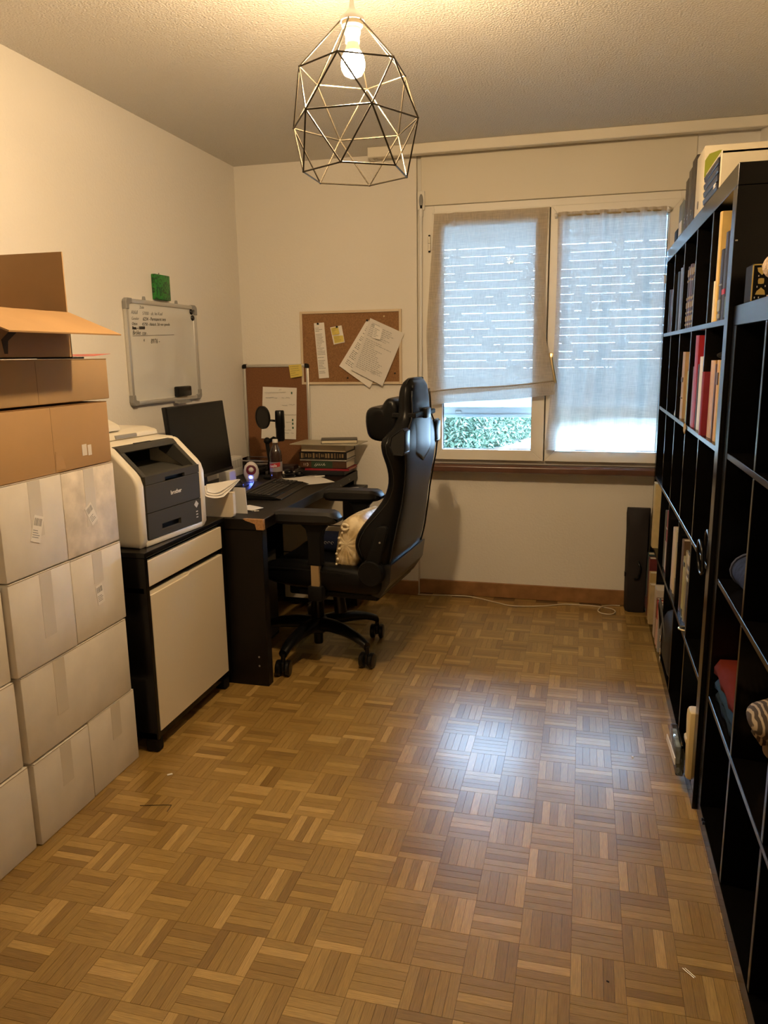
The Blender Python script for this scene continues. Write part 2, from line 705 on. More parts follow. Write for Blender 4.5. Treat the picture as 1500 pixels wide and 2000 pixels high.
MB().box(-0.80, 0.427, 4.2255, 4.245, 0.800, 0.845, 0.002).build('bottom_light_stop', WINP, win)  # added behind the sash bottoms to keep daylight from leaking under
# handle on the right sash stile
hd = MB().box(-0.184, -0.152, 4.156, 4.167, 1.305, 1.375, 0.006, 2)
hd.tube([(-0.168, 4.166, 1.345), (-0.168, 4.118, 1.345)], 0.008, 10)
hd.tube([(-0.169, 4.120, 1.352), (-0.160, 4.116, 1.30), (-0.143, 4.112, 1.222)], [0.009, 0.009, 0.007], 10)
hb = hd.build('window_handle', BRASS, sashes[1], smooth=True)
# hinges on the left frame
for zc_ in (1.95, 0.94):
    mb = MB()
    mb.tube([(-0.822, 4.190, zc_-0.036), (-0.822, 4.190, zc_-0.002)], 0.008, 10)
    mb.tube([(-0.822, 4.190, zc_+0.002), (-0.822, 4.190, zc_+0.036)], 0.008, 10)
    h = mb.build('hinge', WINP, win, smooth=True)
    MB().tube([(-0.822, 4.190, zc_-0.044), (-0.822, 4.190, zc_-0.036)], 0.0055, 8).tube([(-0.822, 4.190, zc_+0.036), (-0.822, 4.190, zc_+0.044)], 0.0055, 8).build('hinge_pin', DARKM, h)
mb = MB()
for zc_ in (1.09, 0.985):
    mb.box(-0.868, -0.855, 4.185, 4.20, zc_-0.016, zc_+0.016, 0.002)
mb.build('rod_clip', DARKM, win)
# shutter box cover above the window
mb = MB().box(NX0+0.026, NX1, 4.198, YN+0.05, 2.1425, 2.392, 0.003)
struct(mb.build('trim_1', PANELP))
# brown window ledge
mb = MB().prism([(YN, 0.735), (4.165, 0.735), (4.150, 0.742), (4.150, 0.768), (4.160, 0.779), (YN, 0.779)], 'x', NX0+0.004, NX1, 0.002)
struct(mb.build('trim_2', SILLW))
# filler left of the window frame, added to stop a daylight leak
struct(MB().box(NX0, NX0+0.040, 4.236, YN+0.04, 0.779, H, 0.001).build('trim_3', WINP))
# crank rod of the shutter
cr = thing('crank_rod', 'white shutter crank rod hanging from a bracket left of the window', 'crank', (-0.862, 4.19, 0.82))
MB().box(-0.884, -0.846, 4.186, 4.198, 2.12, 2.215, 0.003, 2).build('bracket', WINP, cr)
MB().ball((-0.864, 4.182, 2.165), 0.011, 0.008, 0.034).build('eyelet', GREYP, cr, smooth='all')
MB().tube([(-0.863, 4.180, 2.142), (-0.864, 4.178, 2.10)], 0.006, 8).build('joint', DARKM, cr)
MB().tube([(-0.864, 4.178, 2.12), (-0.866, 4.176, 1.6), (-0.868, 4.172, 1.25), (-0.868, 4.175, 0.90)], 0.0085, 10).tube([(-0.864, 4.178, 2.125), (-0.864, 4.178, 2.085)], 0.012, 10).build('rod', WHITEP, cr, smooth=True)
MB().tube([(-0.868, 4.175, 0.90), (-0.868, 4.168, 0.835)], 0.012, 10).build('grip', GREYP, cr, smooth=True)

# ceiling curtain rail
rail = thing('curtain_rail', 'long cream ceiling rail running above the window', 'curtain rail', (-0.18, 4.1, 2.36))
MB().box(-1.112, XR, 4.036, 4.062, 2.362, 2.411, 0.003).build('fascia', PANELP, rail)
MB().box(-1.095, XR, 4.062, 4.180, 2.385, 2.411, 0.002).build('top_board', PANELP, rail)
MB().box(-1.06, XR, 4.095, 4.107, 2.382, 2.3852).build('track_slot', DARKM, rail)
MB().prism([(4.062, 2.362), (4.062, 2.385), (4.150, 2.385), (4.120, 2.362)], 'x', -1.112, -1.095, 0.002).build('end_cap', PANELP, rail)

# roller shutter outside
sh = thing('roller_shutter', 'half lowered grey roller shutter outside the window with light between its slats', 'shutter', (-0.2, 4.335, 1.02))
zs = 1.085
rslat = random.Random(4)
k = 0
SP = 0.0425
while zs < 2.13:
    gap = 0.0030 if k not in (11, 19) else 0.0050
    if zs > 1.93:
        gap = 0.0012
    if k in (0, 1, 2):
        gap = 0.0012
    mb = MB()
    z1 = zs+SP-gap
    prof = [(4.330, zs), (4.326, zs+0.006), (4.324, (zs+z1)/2), (4.326, z1-0.006), (4.330, z1), (4.338, z1), (4.338, zs)]
    mb.prism(prof, 'x', -0.815, 0.43)
    for _ in range(rslat.randint(4, 9)):       # made-up lugs that break the gap's line of light into dashes
        xa = rslat.uniform(-0.8, 0.38)
        mb.box(xa, xa+rslat.uniform(0.008, 0.07), 4.330, 4.337, z1-0.001, z1+gap+0.0005)
    mb.build('slat', SLAT, sh)
    zs += SP
    k += 1
bb = MB().box(-0.815, 0.43, 4.322, 4.342, 1.030, 1.083, 0.003).build('bottom_bar', mat('shutter bar', (0.52, 0.56, 0.58), 0.4), sh)
MB().box(-0.815, 0.43, 4.318, 4.3225, 1.026, 1.044, 0.001).build('rubber_seal', mat('seal', (0.35, 0.42, 0.46), 0.6), bb)
MB().lathe([(0, 0), (0.010, 0), (0.010, 0.004), (0, 0.004)], n=16, T=Matrix.Translation((-0.594, 4.324, 1.125)) @ Matrix.Rotation(PI/2, 4, 'X')).build('round_sticker', mat('blue sticker', (0.02, 0.07, 0.30), 0.4), sh)
MB().box(-0.7, -0.665, 4.314, 4.324, 1.049, 1.064, 0.004, 2).build('lock_catch', GREYP, sh)
# shutter side guides
MB().box(-0.87, -0.812, 4.31, 4.36, 0.80, 2.15).box(0.427, 0.485, 4.31, 4.36, 0.80, 2.15).build('guide', WINP, sh)

# outside
struct(MB().box(-30, 30, 4.46, 60, -0.34, -0.25).build('terrace_ground', mat('pale paving', (0.13, 0.12, 0.105), 0.8, var=0.05, vscale=2)))
struct(MB().box(NX0-0.1, NX1+0.1, YN+0.1, YN+0.24, 0.70, 0.772, 0.004).build('outer_ledge', mat('concrete ledge', (0.10, 0.10, 0.10), 0.8)))
hedge_bm = bmesh.new()
rh = random.Random(3)


def hedge_pt(t, v):
    # the hedge line bends away from the house on the right
    x = -6.0+9.0*t
    yb = 12.0+3.5*max(0.0, x+2.0)+0.15*math.sin(x*5)
    z = -0.25+1.2*v
    y = yb+0.35*v*v+0.12*math.sin(x*6+v*5)+0.1*math.sin(x*11-v*7)
    return Vector((x, y, z))


for _ in range(48000):
    t, v = rh.random(), rh.random()**1.3
    p = hedge_pt(t, v)+Vector((rh.uniform(-.12, .12), rh.uniform(-.16, .10), rh.uniform(-.06, .06)))
    L_ = rh.uniform(0.030, 0.065)
    e = Euler((rh.uniform(-1.2, 1.2), rh.uniform(-1, 1), rh.uniform(0, 6.3))).to_matrix()
    q = [p+e @ Vector(c) for c in ((-L_, 0, 0), (0, -L_*0.4, 0.01), (L_, 0, 0), (0, L_*0.4, 0.01))]
    hedge_bm.faces.new([hedge_bm.verts.new(c) for c in q])
for i in range(24):
    for j in range(8):
        q = [hedge_pt((i+a)/24, (j+b)/8)+Vector((0, 0.25, 0)) for a, b in ((0, 0), (1, 0), (1, 1), (0, 1))]
        hedge_bm.faces.new([hedge_bm.verts.new(c) for c in q])
mbh = MB()
mbh.bm.free()
mbh.bm = hedge_bm
hg = mbh.build('hedge', mat('hedge leaves', (0.044, 0.076, 0.044), 0.55, var=0.5, vscale=3))
hg['kind'] = 'stuff'
tag(hg, 'leafy green garden hedge seen outside through the lower window pane', 'hedge')

# ------------------------------------------------------------------ curtains
cl = thing('linen_blind', 'flat beige linen panel hanging over the left sash, hem above the clear pane', 'curtain', (-0.5, 4.13, 1.12))


def bl(u, v):
    # u across, v down
    xl = -0.788-0.040*min(1, v*1.6)+0.012*max(0, v-0.7)/0.3
    xr = -0.204+0.004*v+0.055*max(0, v-0.72)/0.28-0.012*math.sin(PI*min(1, v/0.72))
    x = xl+(xr-xl)*u
    z = 2.092-v*(0.885-0.036*(1-u)*0-0.0+0.0) - v*(0.055*(1-u))
    d1 = u-(0.13-0.13*v*1.25)
    y = 4.150+0.010*math.exp(-(d1/0.03)**2)*(1-v)-0.008*math.exp(-((d1-0.07)/0.025)**2)*max(0, 1-1.4*v)
    y += -0.026*v+0.004*math.sin(u*9+v*3)*v
    return (x, y, z)


MB().grid(bl, 40, 46).build('fabric', LINEN, cl, smooth='all')
mb = MB()


def hem(u, v):
    p = bl(u, 1.0)
    return (p[0], p[1]-0.004-0.006*math.sin(PI*v), p[2]+0.028-v*0.075+0.004*math.sin(u*7))


mb.grid(hem, 30, 6)
mb.build('hem', LINEN, cl, smooth='all')
MB().tube([(bl(u/12, 1)[0], bl(u/12, 1)[1]-0.008, bl(u/12, 1)[2]+0.024+0.004*math.sin(u/12*7)) for u in range(13)], 0.0035, 6).build('hem_cord', LINEN, cl, smooth='all')

cr2 = thing('sheer_curtain', 'gathered beige sheer curtain on a thin rod over the right sash', 'curtain', (0.1, 4.13, 0.87))


def cu(u, v):
    amp = 0.004+0.007*min(1, v*3)
    gath = math.sin(u*70)*0.005*max(0, 1-v*6)
    xl = -0.158+0.006*math.sin(v*3)-0.035*v**3
    xr = 0.357+0.010*math.sin(v*2.5)
    x = xl+(xr-xl)*u+0.006*math.sin(u*25)*v
    y = 4.148-amp*(math.sin(u*33+0.8*math.sin(v*2))+0.5*math.sin(u*17+1))+gath-0.012*v
    z = 2.064-v*(1.190+0.006*math.sin(u*12))
    return (x, y, z)


MB().grid(cu, 120, 40).build('fabric', LINEN2, cr2, smooth='all')
MB().tube([(-0.165, 4.150, 2.046), (0.362, 4.150, 2.046)], 0.004, 8).build('rod', BRASS, cr2)
for x in (-0.166, 0.365):
    MB().box(x-0.008, x+0.008, 4.140, 4.166, 2.036, 2.060, 0.003).ball((x, 4.137, 2.047), 0.009).build('rod_holder', WHITEP, cr2, smooth=True)
MB().tube([(0.366, 4.15, 2.04), (0.372, 4.14, 1.75), (0.372, 4.145, 1.45)], 0.0018, 6).build('pull_cord', LINEN, cr2)
MB().box(0.362, 0.378, 4.138, 4.146, 1.70, 1.74, 0.002).build('cord_clip', WHITEP, cr2)

# ------------------------------------------------------------------ pendant lamp
LX, LY = -0.6005, 2.0573
lamp = thing('pendant_lamp', 'geometric black wire cage pendant lamp with a lit bare bulb', 'lamp', (LX, LY, 1.84))


def ring6(r, z, ph):
    return [Vector((LX+r*math.cos(ph+PI+k*PI/3)*-1-0.0085*(z-2.1), LY+r*math.sin(ph+PI+k*PI/3)*-1, z)) for k in range(6)]


PH = 3.68103
U_ = ring6(0.1394, 2.0861, PH)
M_ = ring6(0.1668, 1.9635, PH+PI/6)
L_ = ring6(0.1397, 1.8395, PH)
T_ = ring6(0.026, 2.204, PH)
mb = MB()
wr = 0.0022


def bar(a, b):
    mb.tube([a, b], wr, 6)


for k in range(6):
    k2 = (k+1) % 6
    bar(U_[k], U_[k2])
    bar(M_[k], M_[k2])
    bar(L_[k], L_[k2])
    bar(T_[k], U_[k])
    bar(T_[k], T_[k2])
    bar(M_[k], U_[k])
    bar(M_[k], U_[k2])
    bar(M_[k], L_[k])
    bar(M_[k], L_[k2])
for p in U_+M_+L_:
    mb.ball(p, 0.0030, u=8, v=6)
mb.build('wire_cage', mat('cage wire', (0.055, 0.046, 0.033), 0.42, metal=0.8), lamp, smooth=True)
MB().tube([(LX, LY, 2.235), (LX, LY, H)], 0.0035, 8).build('cord', WHITEP, lamp)
MB().lathe([(0, 2.252), (0.005, 2.252), (0.007, 2.232), (0.018, 2.220), (0.030, 2.208), (0.031, 2.200), (0, 2.200)], (LX, LY, 0), 24).build('canopy_cone', WHITEP, lamp, smooth=True)
MB().lathe([(0, 2.200), (0.026, 2.200), (0.027, 2.190), (0.021, 2.185), (0.021, 2.172), (0.018, 2.168), (0.018, 2.152), (0, 2.152)], (LX, LY, 0), 24).build('socket', mat('socket cream', (0.75, 0.68, 0.5), 0.4), lamp, smooth=True)
bulb_m = emit('bulb glow', (1.0, 0.70, 0.385), BULB_STRENGTH)
MB().lathe([(0, 2.153), (0.0145, 2.153), (0.0165, 2.143), (0.0215, 2.131), (0, 2.131)], (LX, LY, 0), 20).build('bulb_collar', mat('bulb collar', (0.70, 0.62, 0.42), 0.4), lamp, smooth=True)
MB().lathe([(0, 2.1312), (0.0215, 2.1308), (0.028, 2.119), (0.031, 2.104), (0.029, 2.089), (0.0225, 2.078), (0.011, 2.0725), (0, 2.071)], (LX, LY, 0), 20).build('bulb', bulb_m, lamp, smooth=True)

# ------------------------------------------------------------------ cartons on the left
rc = random.Random(11)


def barcode_label(mb_s, mb_i, x, yc, zc_, wy, hz, ang):
    """sticker in the yz plane facing +x"""
    T = Matrix.Translation((x, yc, zc_)) @ Matrix.Rotation(ang, 4, 'X')
    mb_s.box(0, 0.0008, -wy/2, wy/2, -hz/2, hz/2, T=T)
    y = -wy*0.4
    while y < wy*0.4:
        t = rc.uniform(0.0008, 0.0022)
        mb_i.box(0.0008, 0.0011, y, y+t, hz*0.12, hz*0.40, T=T)
        y += t+rc.uniform(0.0008, 0.002)
    for q in range(4):
        mb_i.box(0.0008, 0.0011, -wy*0.4, wy*rc.uniform(0.0, 0.38), -hz*0.08-q*hz*0.085, -hz*0.05-q*hz*0.085, T=T)


def carton(name, label, x1, y0, y1, z0, z1, m, tape=None, tapez=None, sticker=None, x0=-1.912, group=None, seam=None, top=True):
    t = thing(name, label, 'box', ((x0+x1)/2, (y0+y1)/2, z0), group=group)
    b = bmesh.new()
    # slightly bulged body
    n = 6
    mb = MB()
    mb.box(x0, x1, y0, y1, z0, z1, 0.004, 2)
    mb.build('body', m, t, smooth=True)
    if top:
        mid = (x0+x1)/2
        mb = MB()
        wob = rc.uniform(0.0008, 0.002)
        mb.box(x0+0.003, mid-0.001, y0+0.002, y1-0.002, z1-0.001, z1+0.0012)
        mb.prism([(mid+0.001, z1-0.001), (x1-0.001, z1-0.001), (x1+0.001, z1+wob+0.0008), (mid+0.001, z1+0.0012)], 'y', y0+0.003, y1-0.003)
        mb.build('top_flap', m, t)
    if tape:
        ty, tw, tm = tape
        MB().box(x1-0.0005, x1+0.0006, ty-tw/2, ty+tw/2, z1-tapez, z1-0.002).build('tape', tm, t)
    if seam is not None:
        MB().box(x1-0.0006, x1+0.0003, seam-0.0007, seam+0.0007, z0+0.003, z1-0.003).build('seam', mat('seam line', (0.20, 0.12, 0.06), 0.8), t)
    if sticker:
        ms, mi = MB(), MB()
        barcode_label(ms, mi, x1+0.0006, *sticker)
        s = ms.build('sticker', STICKER, t)
        mi.build('barcode', INKG, s)
    return t


W = 'white cartons stacked against the left wall'
carton('carton', 'clean white carton on the floor beside the black printer cabinet', -1.468, 1.918, 2.172, 0.001, 0.257, CARTON_W, (2.06, 0.05, TAPE_T), 0.12, group=W)
carton('carton', 'white carton on the floor in the middle of the bottom row', -1.466, 1.662, 1.914, 0.001, 0.252, CARTON_W, (1.80, 0.05, TAPE_T), 0.13, group=W)
carton('carton', 'white carton at the lower left corner of the photo, on the floor', -1.474, 1.390, 1.650, 0.001, 0.254, CARTON_W, group=W)
carton('carton', 'wide white carton lying across two boxes, second row from the floor', -1.467, 1.652, 2.160, 0.2615, 0.516, CARTON_W, (1.81, 0.05, TAPE_T), 0.17, group=W)
carton('carton', 'white carton cut by the left photo edge, second row from the floor', -1.478, 1.385, 1.640, 0.2615, 0.512, CARTON_W, group=W)
carton('carton', 'white carton with a shipping sticker, third row, next to the printer cabinet', -1.467, 1.906, 2.166, 0.522, 0.782, CARTON_W, (2.035, 0.05, TAPE_T), 0.10, (2.034, 0.643, 0.036, 0.064, 0.12), group=W)
carton('carton', 'white carton with a grey tape streak, third row, left of the stickered one', -1.465, 1.642, 1.903, 0.522, 0.785, CARTON_W, (1.79, 0.05, TAPE_T), 0.19, group=W)
carton('carton', 'white carton barely visible at the left photo edge, third row', -1.482, 1.378, 1.636, 0.5175, 0.776, CARTON_W, group=W)
carton('carton', 'scuffed and stained white carton with tilted sticker, top white row beside printer', -1.467, 1.902, 2.164, 0.790, 1.048, CARTON_W2, (2.03, 0.05, TAPE_T), 0.18, (2.027, 0.905, 0.036, 0.066, 0.5), group=W)
carton('carton', 'white carton with a sticker low on its tape, top white row, left one', -1.465, 1.642, 1.899, 0.7915, 1.05, CARTON_W, (1.782, 0.05, TAPE_T), 0.16, (1.777, 0.913, 0.04, 0.075, -0.35), group=W)
k1 = carton('carton', 'large brown cardboard carton resting on the white boxes', -1.468, 1.60, 2.160, 1.0535, 1.243, CARTON_B, (1.885, 0.0012, CARTON_B2), 0.18, group='brown cartons', seam=1.885)
MB().box(-1.4678, -1.4669, 2.012, 2.035, 1.088, 1.122).box(-1.4678, -1.4669, 2.04, 2.058, 1.086, 1.118).build('torn_print', mat('torn paper', (0.68, 0.62, 0.56), 0.8), k1)
MB().prism([(1.885, 1.06), (1.93, 1.06), (1.92, 1.10), (1.89, 1.115)], 'x', -1.4685, -1.467).build('clear_tape', mat('glossy tape', (0.47, 0.29, 0.14), 0.2), k1)
carton('carton', 'low brown carton in the middle of the cardboard pile, under the open box', -1.466, 1.60, 2.174, 1.252, 1.374, CARTON_B2, group='brown cartons', seam=1.84)

# open carton on top, flaps raised
oc = thing('open_carton', 'open brown carton with raised flaps on top of the box pile', 'box', (-1.69, 1.78, 1.379))
OX0, OX1, OY0, OY1, OZ0, OZ1 = -1.90, -1.470, 1.54, 2.012, 1.379, 1.509
mb = MB()
mb.box(OX0, OX1, OY0, OY1, OZ0, OZ0+0.004)
mb.box(OX1-0.004, OX1, OY0, OY1, OZ0, OZ1)
mb.box(OX0, OX0+0.004, OY0, OY1, OZ0, OZ1)
mb.box(OX0, OX1, OY1-0.004, OY1, OZ0, OZ1)
mb.box(OX0, OX1, OY0, OY0+0.004, OZ0, OZ1)
mb.build('body', CARTON_B, oc)
fl = MB()
Lf, nn = 0.186, 14
T = Matrix.Translation((OX1, 0, OZ1)) @ Matrix.Rotation(math.radians(21), 4, 'Y')
pts = [(0, OY0)]+[(0.0015*math.sin(i*1.9), OY0+(OY1-OY0)*i/nn) for i in range(1, nn)]+[(0, OY1)]+[(Lf, OY1-0.008), (Lf, OY0+0.01)]
fl.prism(pts, 'z', -0.002, 0.002, T=T)
fl.build('front_flap', CARTON_B, oc)
MB().box(OX0+0.006, OX1-0.002, OY1-0.0045, OY1-0.0005, OZ1, OZ1+0.171).build('end_flap', CARTON_B2, oc)
MB().box(OX0-0.001, OX0+0.003, OY0+0.01, OY1-0.01, OZ1, OZ1+0.10).build('back_flap', CARTON_B2, oc)
MB().prism([(1.755, 1.448), (1.785, 1.448), (1.750, 1.425), (1.745, 1.392), (1.733, 1.392), (1.726, 1.428)], 'x', -1.4705, -1.4692).build('printed_mark', mat('print dark', (0.06, 0.04, 0.025), 0.7), oc)
# red leaflet and dark booklet between the cartons
b = MB().prism([(2.018, 1.3775), (2.07, 1.3775), (2.07, 1.3825), (2.018, 1.3825)], 'x', -1.60, -1.472, 0.001).build('booklet', cm((0.03, 0.022, 0.03)))
tag(b, 'small dark booklet lying beside the open carton under the red leaflet', 'booklet')
b = MB().prism([(2.018, 1.3838), (2.10, 1.3845), (2.192, 1.391), (2.192, 1.3918), (2.10, 1.3858), (2.018, 1.3848)], 'x', -1.60, -1.462).build('leaflet', cm((0.55, 0.12, 0.10)))
tag(b, 'thin red leaflet sticking out beside the open brown carton', 'leaflet')

# ------------------------------------------------------------------ printer cabinet
cab = thing('printer_cabinet', 'black cabinet with cream drawer and door under the laser printer', 'cabinet', (-1.67, 2.515, 0))
CX0, CX1, CY0, CY1, CZ = -1.925, -1.412, 2.213, 2.815, 0.7325
mb = MB()
mb.box(CX0, CX1, CY0, CY0+0.018, 0.05, CZ-0.018, 0.0015)
mb.box(CX0, CX1, CY1-0.036, CY1, 0.05, CZ-0.018, 0.0015)
mb.box(CX0, CX1-0.004, CY0, CY1, 0.05, 0.075, 0.0015)
mb.box(CX0, CX0+0.01, CY0, CY1, 0.05, CZ-0.018)
mb.box(CX0, CX1-0.012, CY0, CY1, 0.590, 0.608)
mb.build('body', BLACKW, cab)
MB().box(CX0, CX1+0.002, CY0-0.001, CY1, CZ-0.0178, CZ, 0.0015).build('top', BLACKW, cab)
MB().box(CX1-0.02, CX1+0.001, 2.231, 2.779, 0.611, 0.700, 0.0012).build('drawer', CREAM, cab)
dr = MB().prism([(2.233, 0.0765), (2.777, 0.0765), (2.777, 0.585), (2.505, 0.585), (2.495, 0.579), (2.233, 0.579)], 'x', CX1-0.02, CX1+0.001, 0.0012).build('door', CREAM, cab)
MB().box(CX1-0.020, CX1-0.004, 2.233, 2.50, 0.579, 0.589).build('grip_edge', mat('cream edge', (0.80, 0.72, 0.56), 0.4), dr)
for y in (2.236, 2.772):
    for x in (-1.44, -1.88):
        MB().box(x-0.026, x+0.024, y-0.022, y+0.018, 0.0, 0.05, 0.008, 2).build('foot', DARKM, cab)

# ------------------------------------------------------------------ laser printer (local: x = depth back, y = across, z up)
PA = math.radians(5.5)
pr = thing('laser_printer', 'cream and charcoal laser printer standing on the black cabinet', 'printer', (-1.447, 2.258, 0.7332))
pr.rotation_euler = (0, 0, PI-PA)      # local +x points to the wall; local y runs toward the camera side, so mirror
# local frame: a = depth behind the front, b = across (0 near side .. 0.41 far side)
Wd = 0.408


def PL(poly, b0, b1, bev=0.0, seg=1):
    """profile polygon in (a,z) extruded across b"""
    return MB().prism(poly, 'y', -b1, -b0, bev, seg)


# shell: two cream side cheeks with a slanted shoulder
side = [(0.012, 0.0), (0.40, 0.0), (0.42, 0.02), (0.42, 0.335), (0.12, 0.345), (0.108, 0.340), (0.024, 0.262), (0.010, 0.245), (0.0, 0.215), (0.0, 0.02)]
for b0, b1 in ((0.0, 0.040), (Wd-0.036, Wd)):
    PL(side, b0, b1, 0.010, 3).build('side_cheek', PRW, pr, smooth=True, local=True)
PL([(0.030, 0.0), (0.41, 0.0), (0.41, 0.10), (0.41, 0.33), (0.22, 0.33), (0.22, 0.215), (0.05, 0.215), (0.030, 0.215)], 0.036, Wd-0.03).build('core', PRB, pr, local=True)
PL([(0.002, 0.0), (0.06, 0.0), (0.06, 0.022), (0.002, 0.022)], 0.03, Wd-0.03, 0.004, 2).build('base_rail', PRW, pr, smooth=True, local=True)


def front_panel(name, z0, z1, slot=None, m=PRD):
    mb = MB()
    y0, y1 = 0.043, Wd-0.039
    if slot:
        s0, s1, sz0, sz1 = slot
        for (ya, yb, za, zb) in ((y0, s0, z0, z1), (s1, y1, z0, z1), (s0, s1, z0, sz0), (s0, s1, sz1, z1)):
            mb.box(-0.001, 0.03, -yb, -ya, za, zb)
        mb2 = MB().box(0.012, 0.03, -s1, -s0, sz0, sz1)
        p = mb.build(name, m, pr, local=True)
        mb2.build('finger_slot', PRB, p, local=True)
        return p
    mb.box(-0.001, 0.03, -y1, -y0, z0, z1, 0.0015)
    return mb.build(name, m, pr, local=True)


front_panel('paper_tray', 0.024, 0.1145, (0.12, 0.235, 0.044, 0.066))
fp = front_panel('front_cover', 0.1165, 0.2135)
cav = front_panel('output_bezel', 0.2155, 0.245, (0.155, 0.275, 0.2155, 0.2285))
# slanted charcoal bezel round the output cavity
sl = Vector((0.108-0.012, 0, 0.340-0.247)).normalized()
mb = MB()
for b0, b1, p0, p1 in ((0.041, 0.062, 0.0, 1.0), (Wd-0.060, Wd-0.037, 0.0, 1.0)):
    pa = [(0.003, 0.243), (0.102, 0.334), (0.16, 0.334), (0.16, 0.300), (0.03, 0.225)]
    mb.prism(pa, 'y', -b1, -b0, 0.002)
mb.prism([(0.03, 0.225), (0.035, 0.236), (0.22, 0.258), (0.22, 0.22)], 'y', -(Wd-0.05), -0.05)
mb.build('cavity_frame', PRD, pr, local=True)
# charcoal control panel above the cavity
cp = PL([(0.088, 0.324), (0.104, 0.341), (0.215, 0.3515), (0.215, 0.33), (0.10, 0.318)], 0.042, Wd-0.038, 0.003, 2).build('control_panel', PRD, pr, smooth=True, local=True)
TT = Matrix.Translation((0.108, -0.18, 0.3425)) @ Matrix.Rotation(-math.atan2(0.0105, 0.111), 4, 'Y')
MB().box(0.012, 0.09, -0.075, 0.02, -0.001, 0.0008, T=TT).build('display', DARK, cp, local=True)
MB().box(0.035, 0.038, 0.05, 0.11, 0, 0.0008, T=TT).build('printed_line', GREYP, cp, local=True)
PL([(0.125, 0.335), (0.42, 0.335), (0.42, 0.348), (0.30, 0.362), (0.20, 0.3525), (0.13, 0.3475)], 0.004, Wd-0.004, 0.003, 2).build('scanner_bed', PRW, pr, smooth=True, local=True)
lid = PL([(0.195, 0.354), (0.42, 0.354), (0.42, 0.385), (0.25, 0.385), (0.20, 0.373)], 0.0, Wd-0.006, 0.006, 2).build('scanner_lid', PRW, pr, smooth=True, local=True)
PL([(0.215, 0.384), (0.41, 0.384), (0.41, 0.42), (0.27, 0.425), (0.225, 0.405)], 0.0, 0.215, 0.008, 2).build('document_feeder', PRW, lid, smooth=True, local=True)
PL([(0.192, 0.358), (0.215, 0.358), (0.215, 0.372), (0.193, 0.370)], 0.15, 0.27, 0.002).build('lid_grip', GREYP, lid, local=True)
T = frame((-0.0016, -0.182, 0.160), (0, -1, 0), (0, 0, 1))
mb = MB()
text_bm(mb, 'brother', 0.021, T, bold=0.0004)
mb.build('lettering', mat('logo silver', (0.75, 0.72, 0.66), 0.4), fp, local=True)
mb = MB()
mb.box(-0.0016, -0.0009, -0.345, -0.330, 0.088, 0.101, T=None)
mb.prism([(-0.352, 0.096), (-0.3375, 0.110), (-0.323, 0.096), (-0.3375, 0.082)], 'x', -0.0018, -0.0009)
for q in range(3):
    mb.box(-0.0018, -0.0009, -0.345+q*0.0, -0.333, 0.066-q*0.011, 0.070-q*0.011)
mb.build('tray_icons', mat('icon grey', (0.55, 0.54, 0.52), 0.5), pr, local=True)

# ------------------------------------------------------------------ desk
desk = thing('desk', 'dark brown desk with a chipped near corner along the left wall', 'desk', (-1.58, 3.5, 0))
MB().box(-1.925, -1.243, 2.818, 4.185, 0.682, 0.727, 0.002).build('desk_top', DESKW, desk)
MB().box(-1.925, -1.250, 2.822, 2.870, 0.0, 0.6815, 0.002).build('side_panel', DESKW, desk)
MB().box(-1.925, -1.250, 4.130, 4.178, 0.0, 0.6815, 0.002).build('side_panel', DESKW, desk)
MB().box(-1.915, -1.895, 2.870, 4.130, 0.10, 0.6815).build('back_panel', DESKW, desk)
MB().prism([(-1.330, 0.7272), (-1.245, 0.7272), (-1.2415, 0.7278), (-1.2415, 0.684), (-1.272, 0.684), (-1.278, 0.708), (-1.296, 0.714), (-1.318, 0.720)], 'y', 2.8165, 2.835).build('chipped_corner', mat('raw chipboard', (0.36, 0.19, 0.075), 0.85, var=0.3, vscale=120), desk)
mb = MB()
for z in (0.13, 0.09):
    mb.lathe([(0, 0), (0.004, 0), (0.004, 0.002), (0, 0.002)], n=10, T=Matrix.Translation((-1.29, 2.823, z)) @ Matrix.Rotation(PI/2, 4, 'X'))
for (y, z) in ((4.02, 0.702), (3.86, 0.694)):
    mb.lathe([(0, 0), (0.005, 0), (0.005, 0.0015), (0, 0.0015)], n=10, T=Matrix.Translation((-1.2428, y, z)) @ Matrix.Rotation(PI/2, 4, 'Y'))
mb.build('screw_cap', GREYP, desk)

ped = thing('drawer_pedestal', 'dark drawer pedestal with cream front at the far end of the desk', 'drawer unit', (-1.4, 3.99, 0))
MB().box(-1.60, -1.168, 3.868, 4.118, 0.02, 0.640, 0.002).build('body', DESKW, ped)
MB().box(-1.61, -1.165, 3.862, 4.12, 0.640, 0.658, 0.002).build('top', DESKW, ped)
for z0, z1 in ((0.475, 0.625), (0.315, 0.468), (0.05, 0.308)):
    MB().box(-1.585, -1.235, 3.856, 3.868, z0, z1, 0.002).build('drawer', CREAM, ped)
for dx, dy, a, lb in ((-1.205, 3.95, 0.3, 'white slip of paper on the low pedestal behind the far armrest'),):
    mb = MB().box(-0.035, 0.035, -0.06, 0.06, 0, 0.0015)
    mb.xf(Matrix.Translation((dx, dy, 0.6585)) @ Matrix.Rotation(a, 4, 'Z'))
    tag(mb.build('paper_slip', PAPER), lb, 'paper')

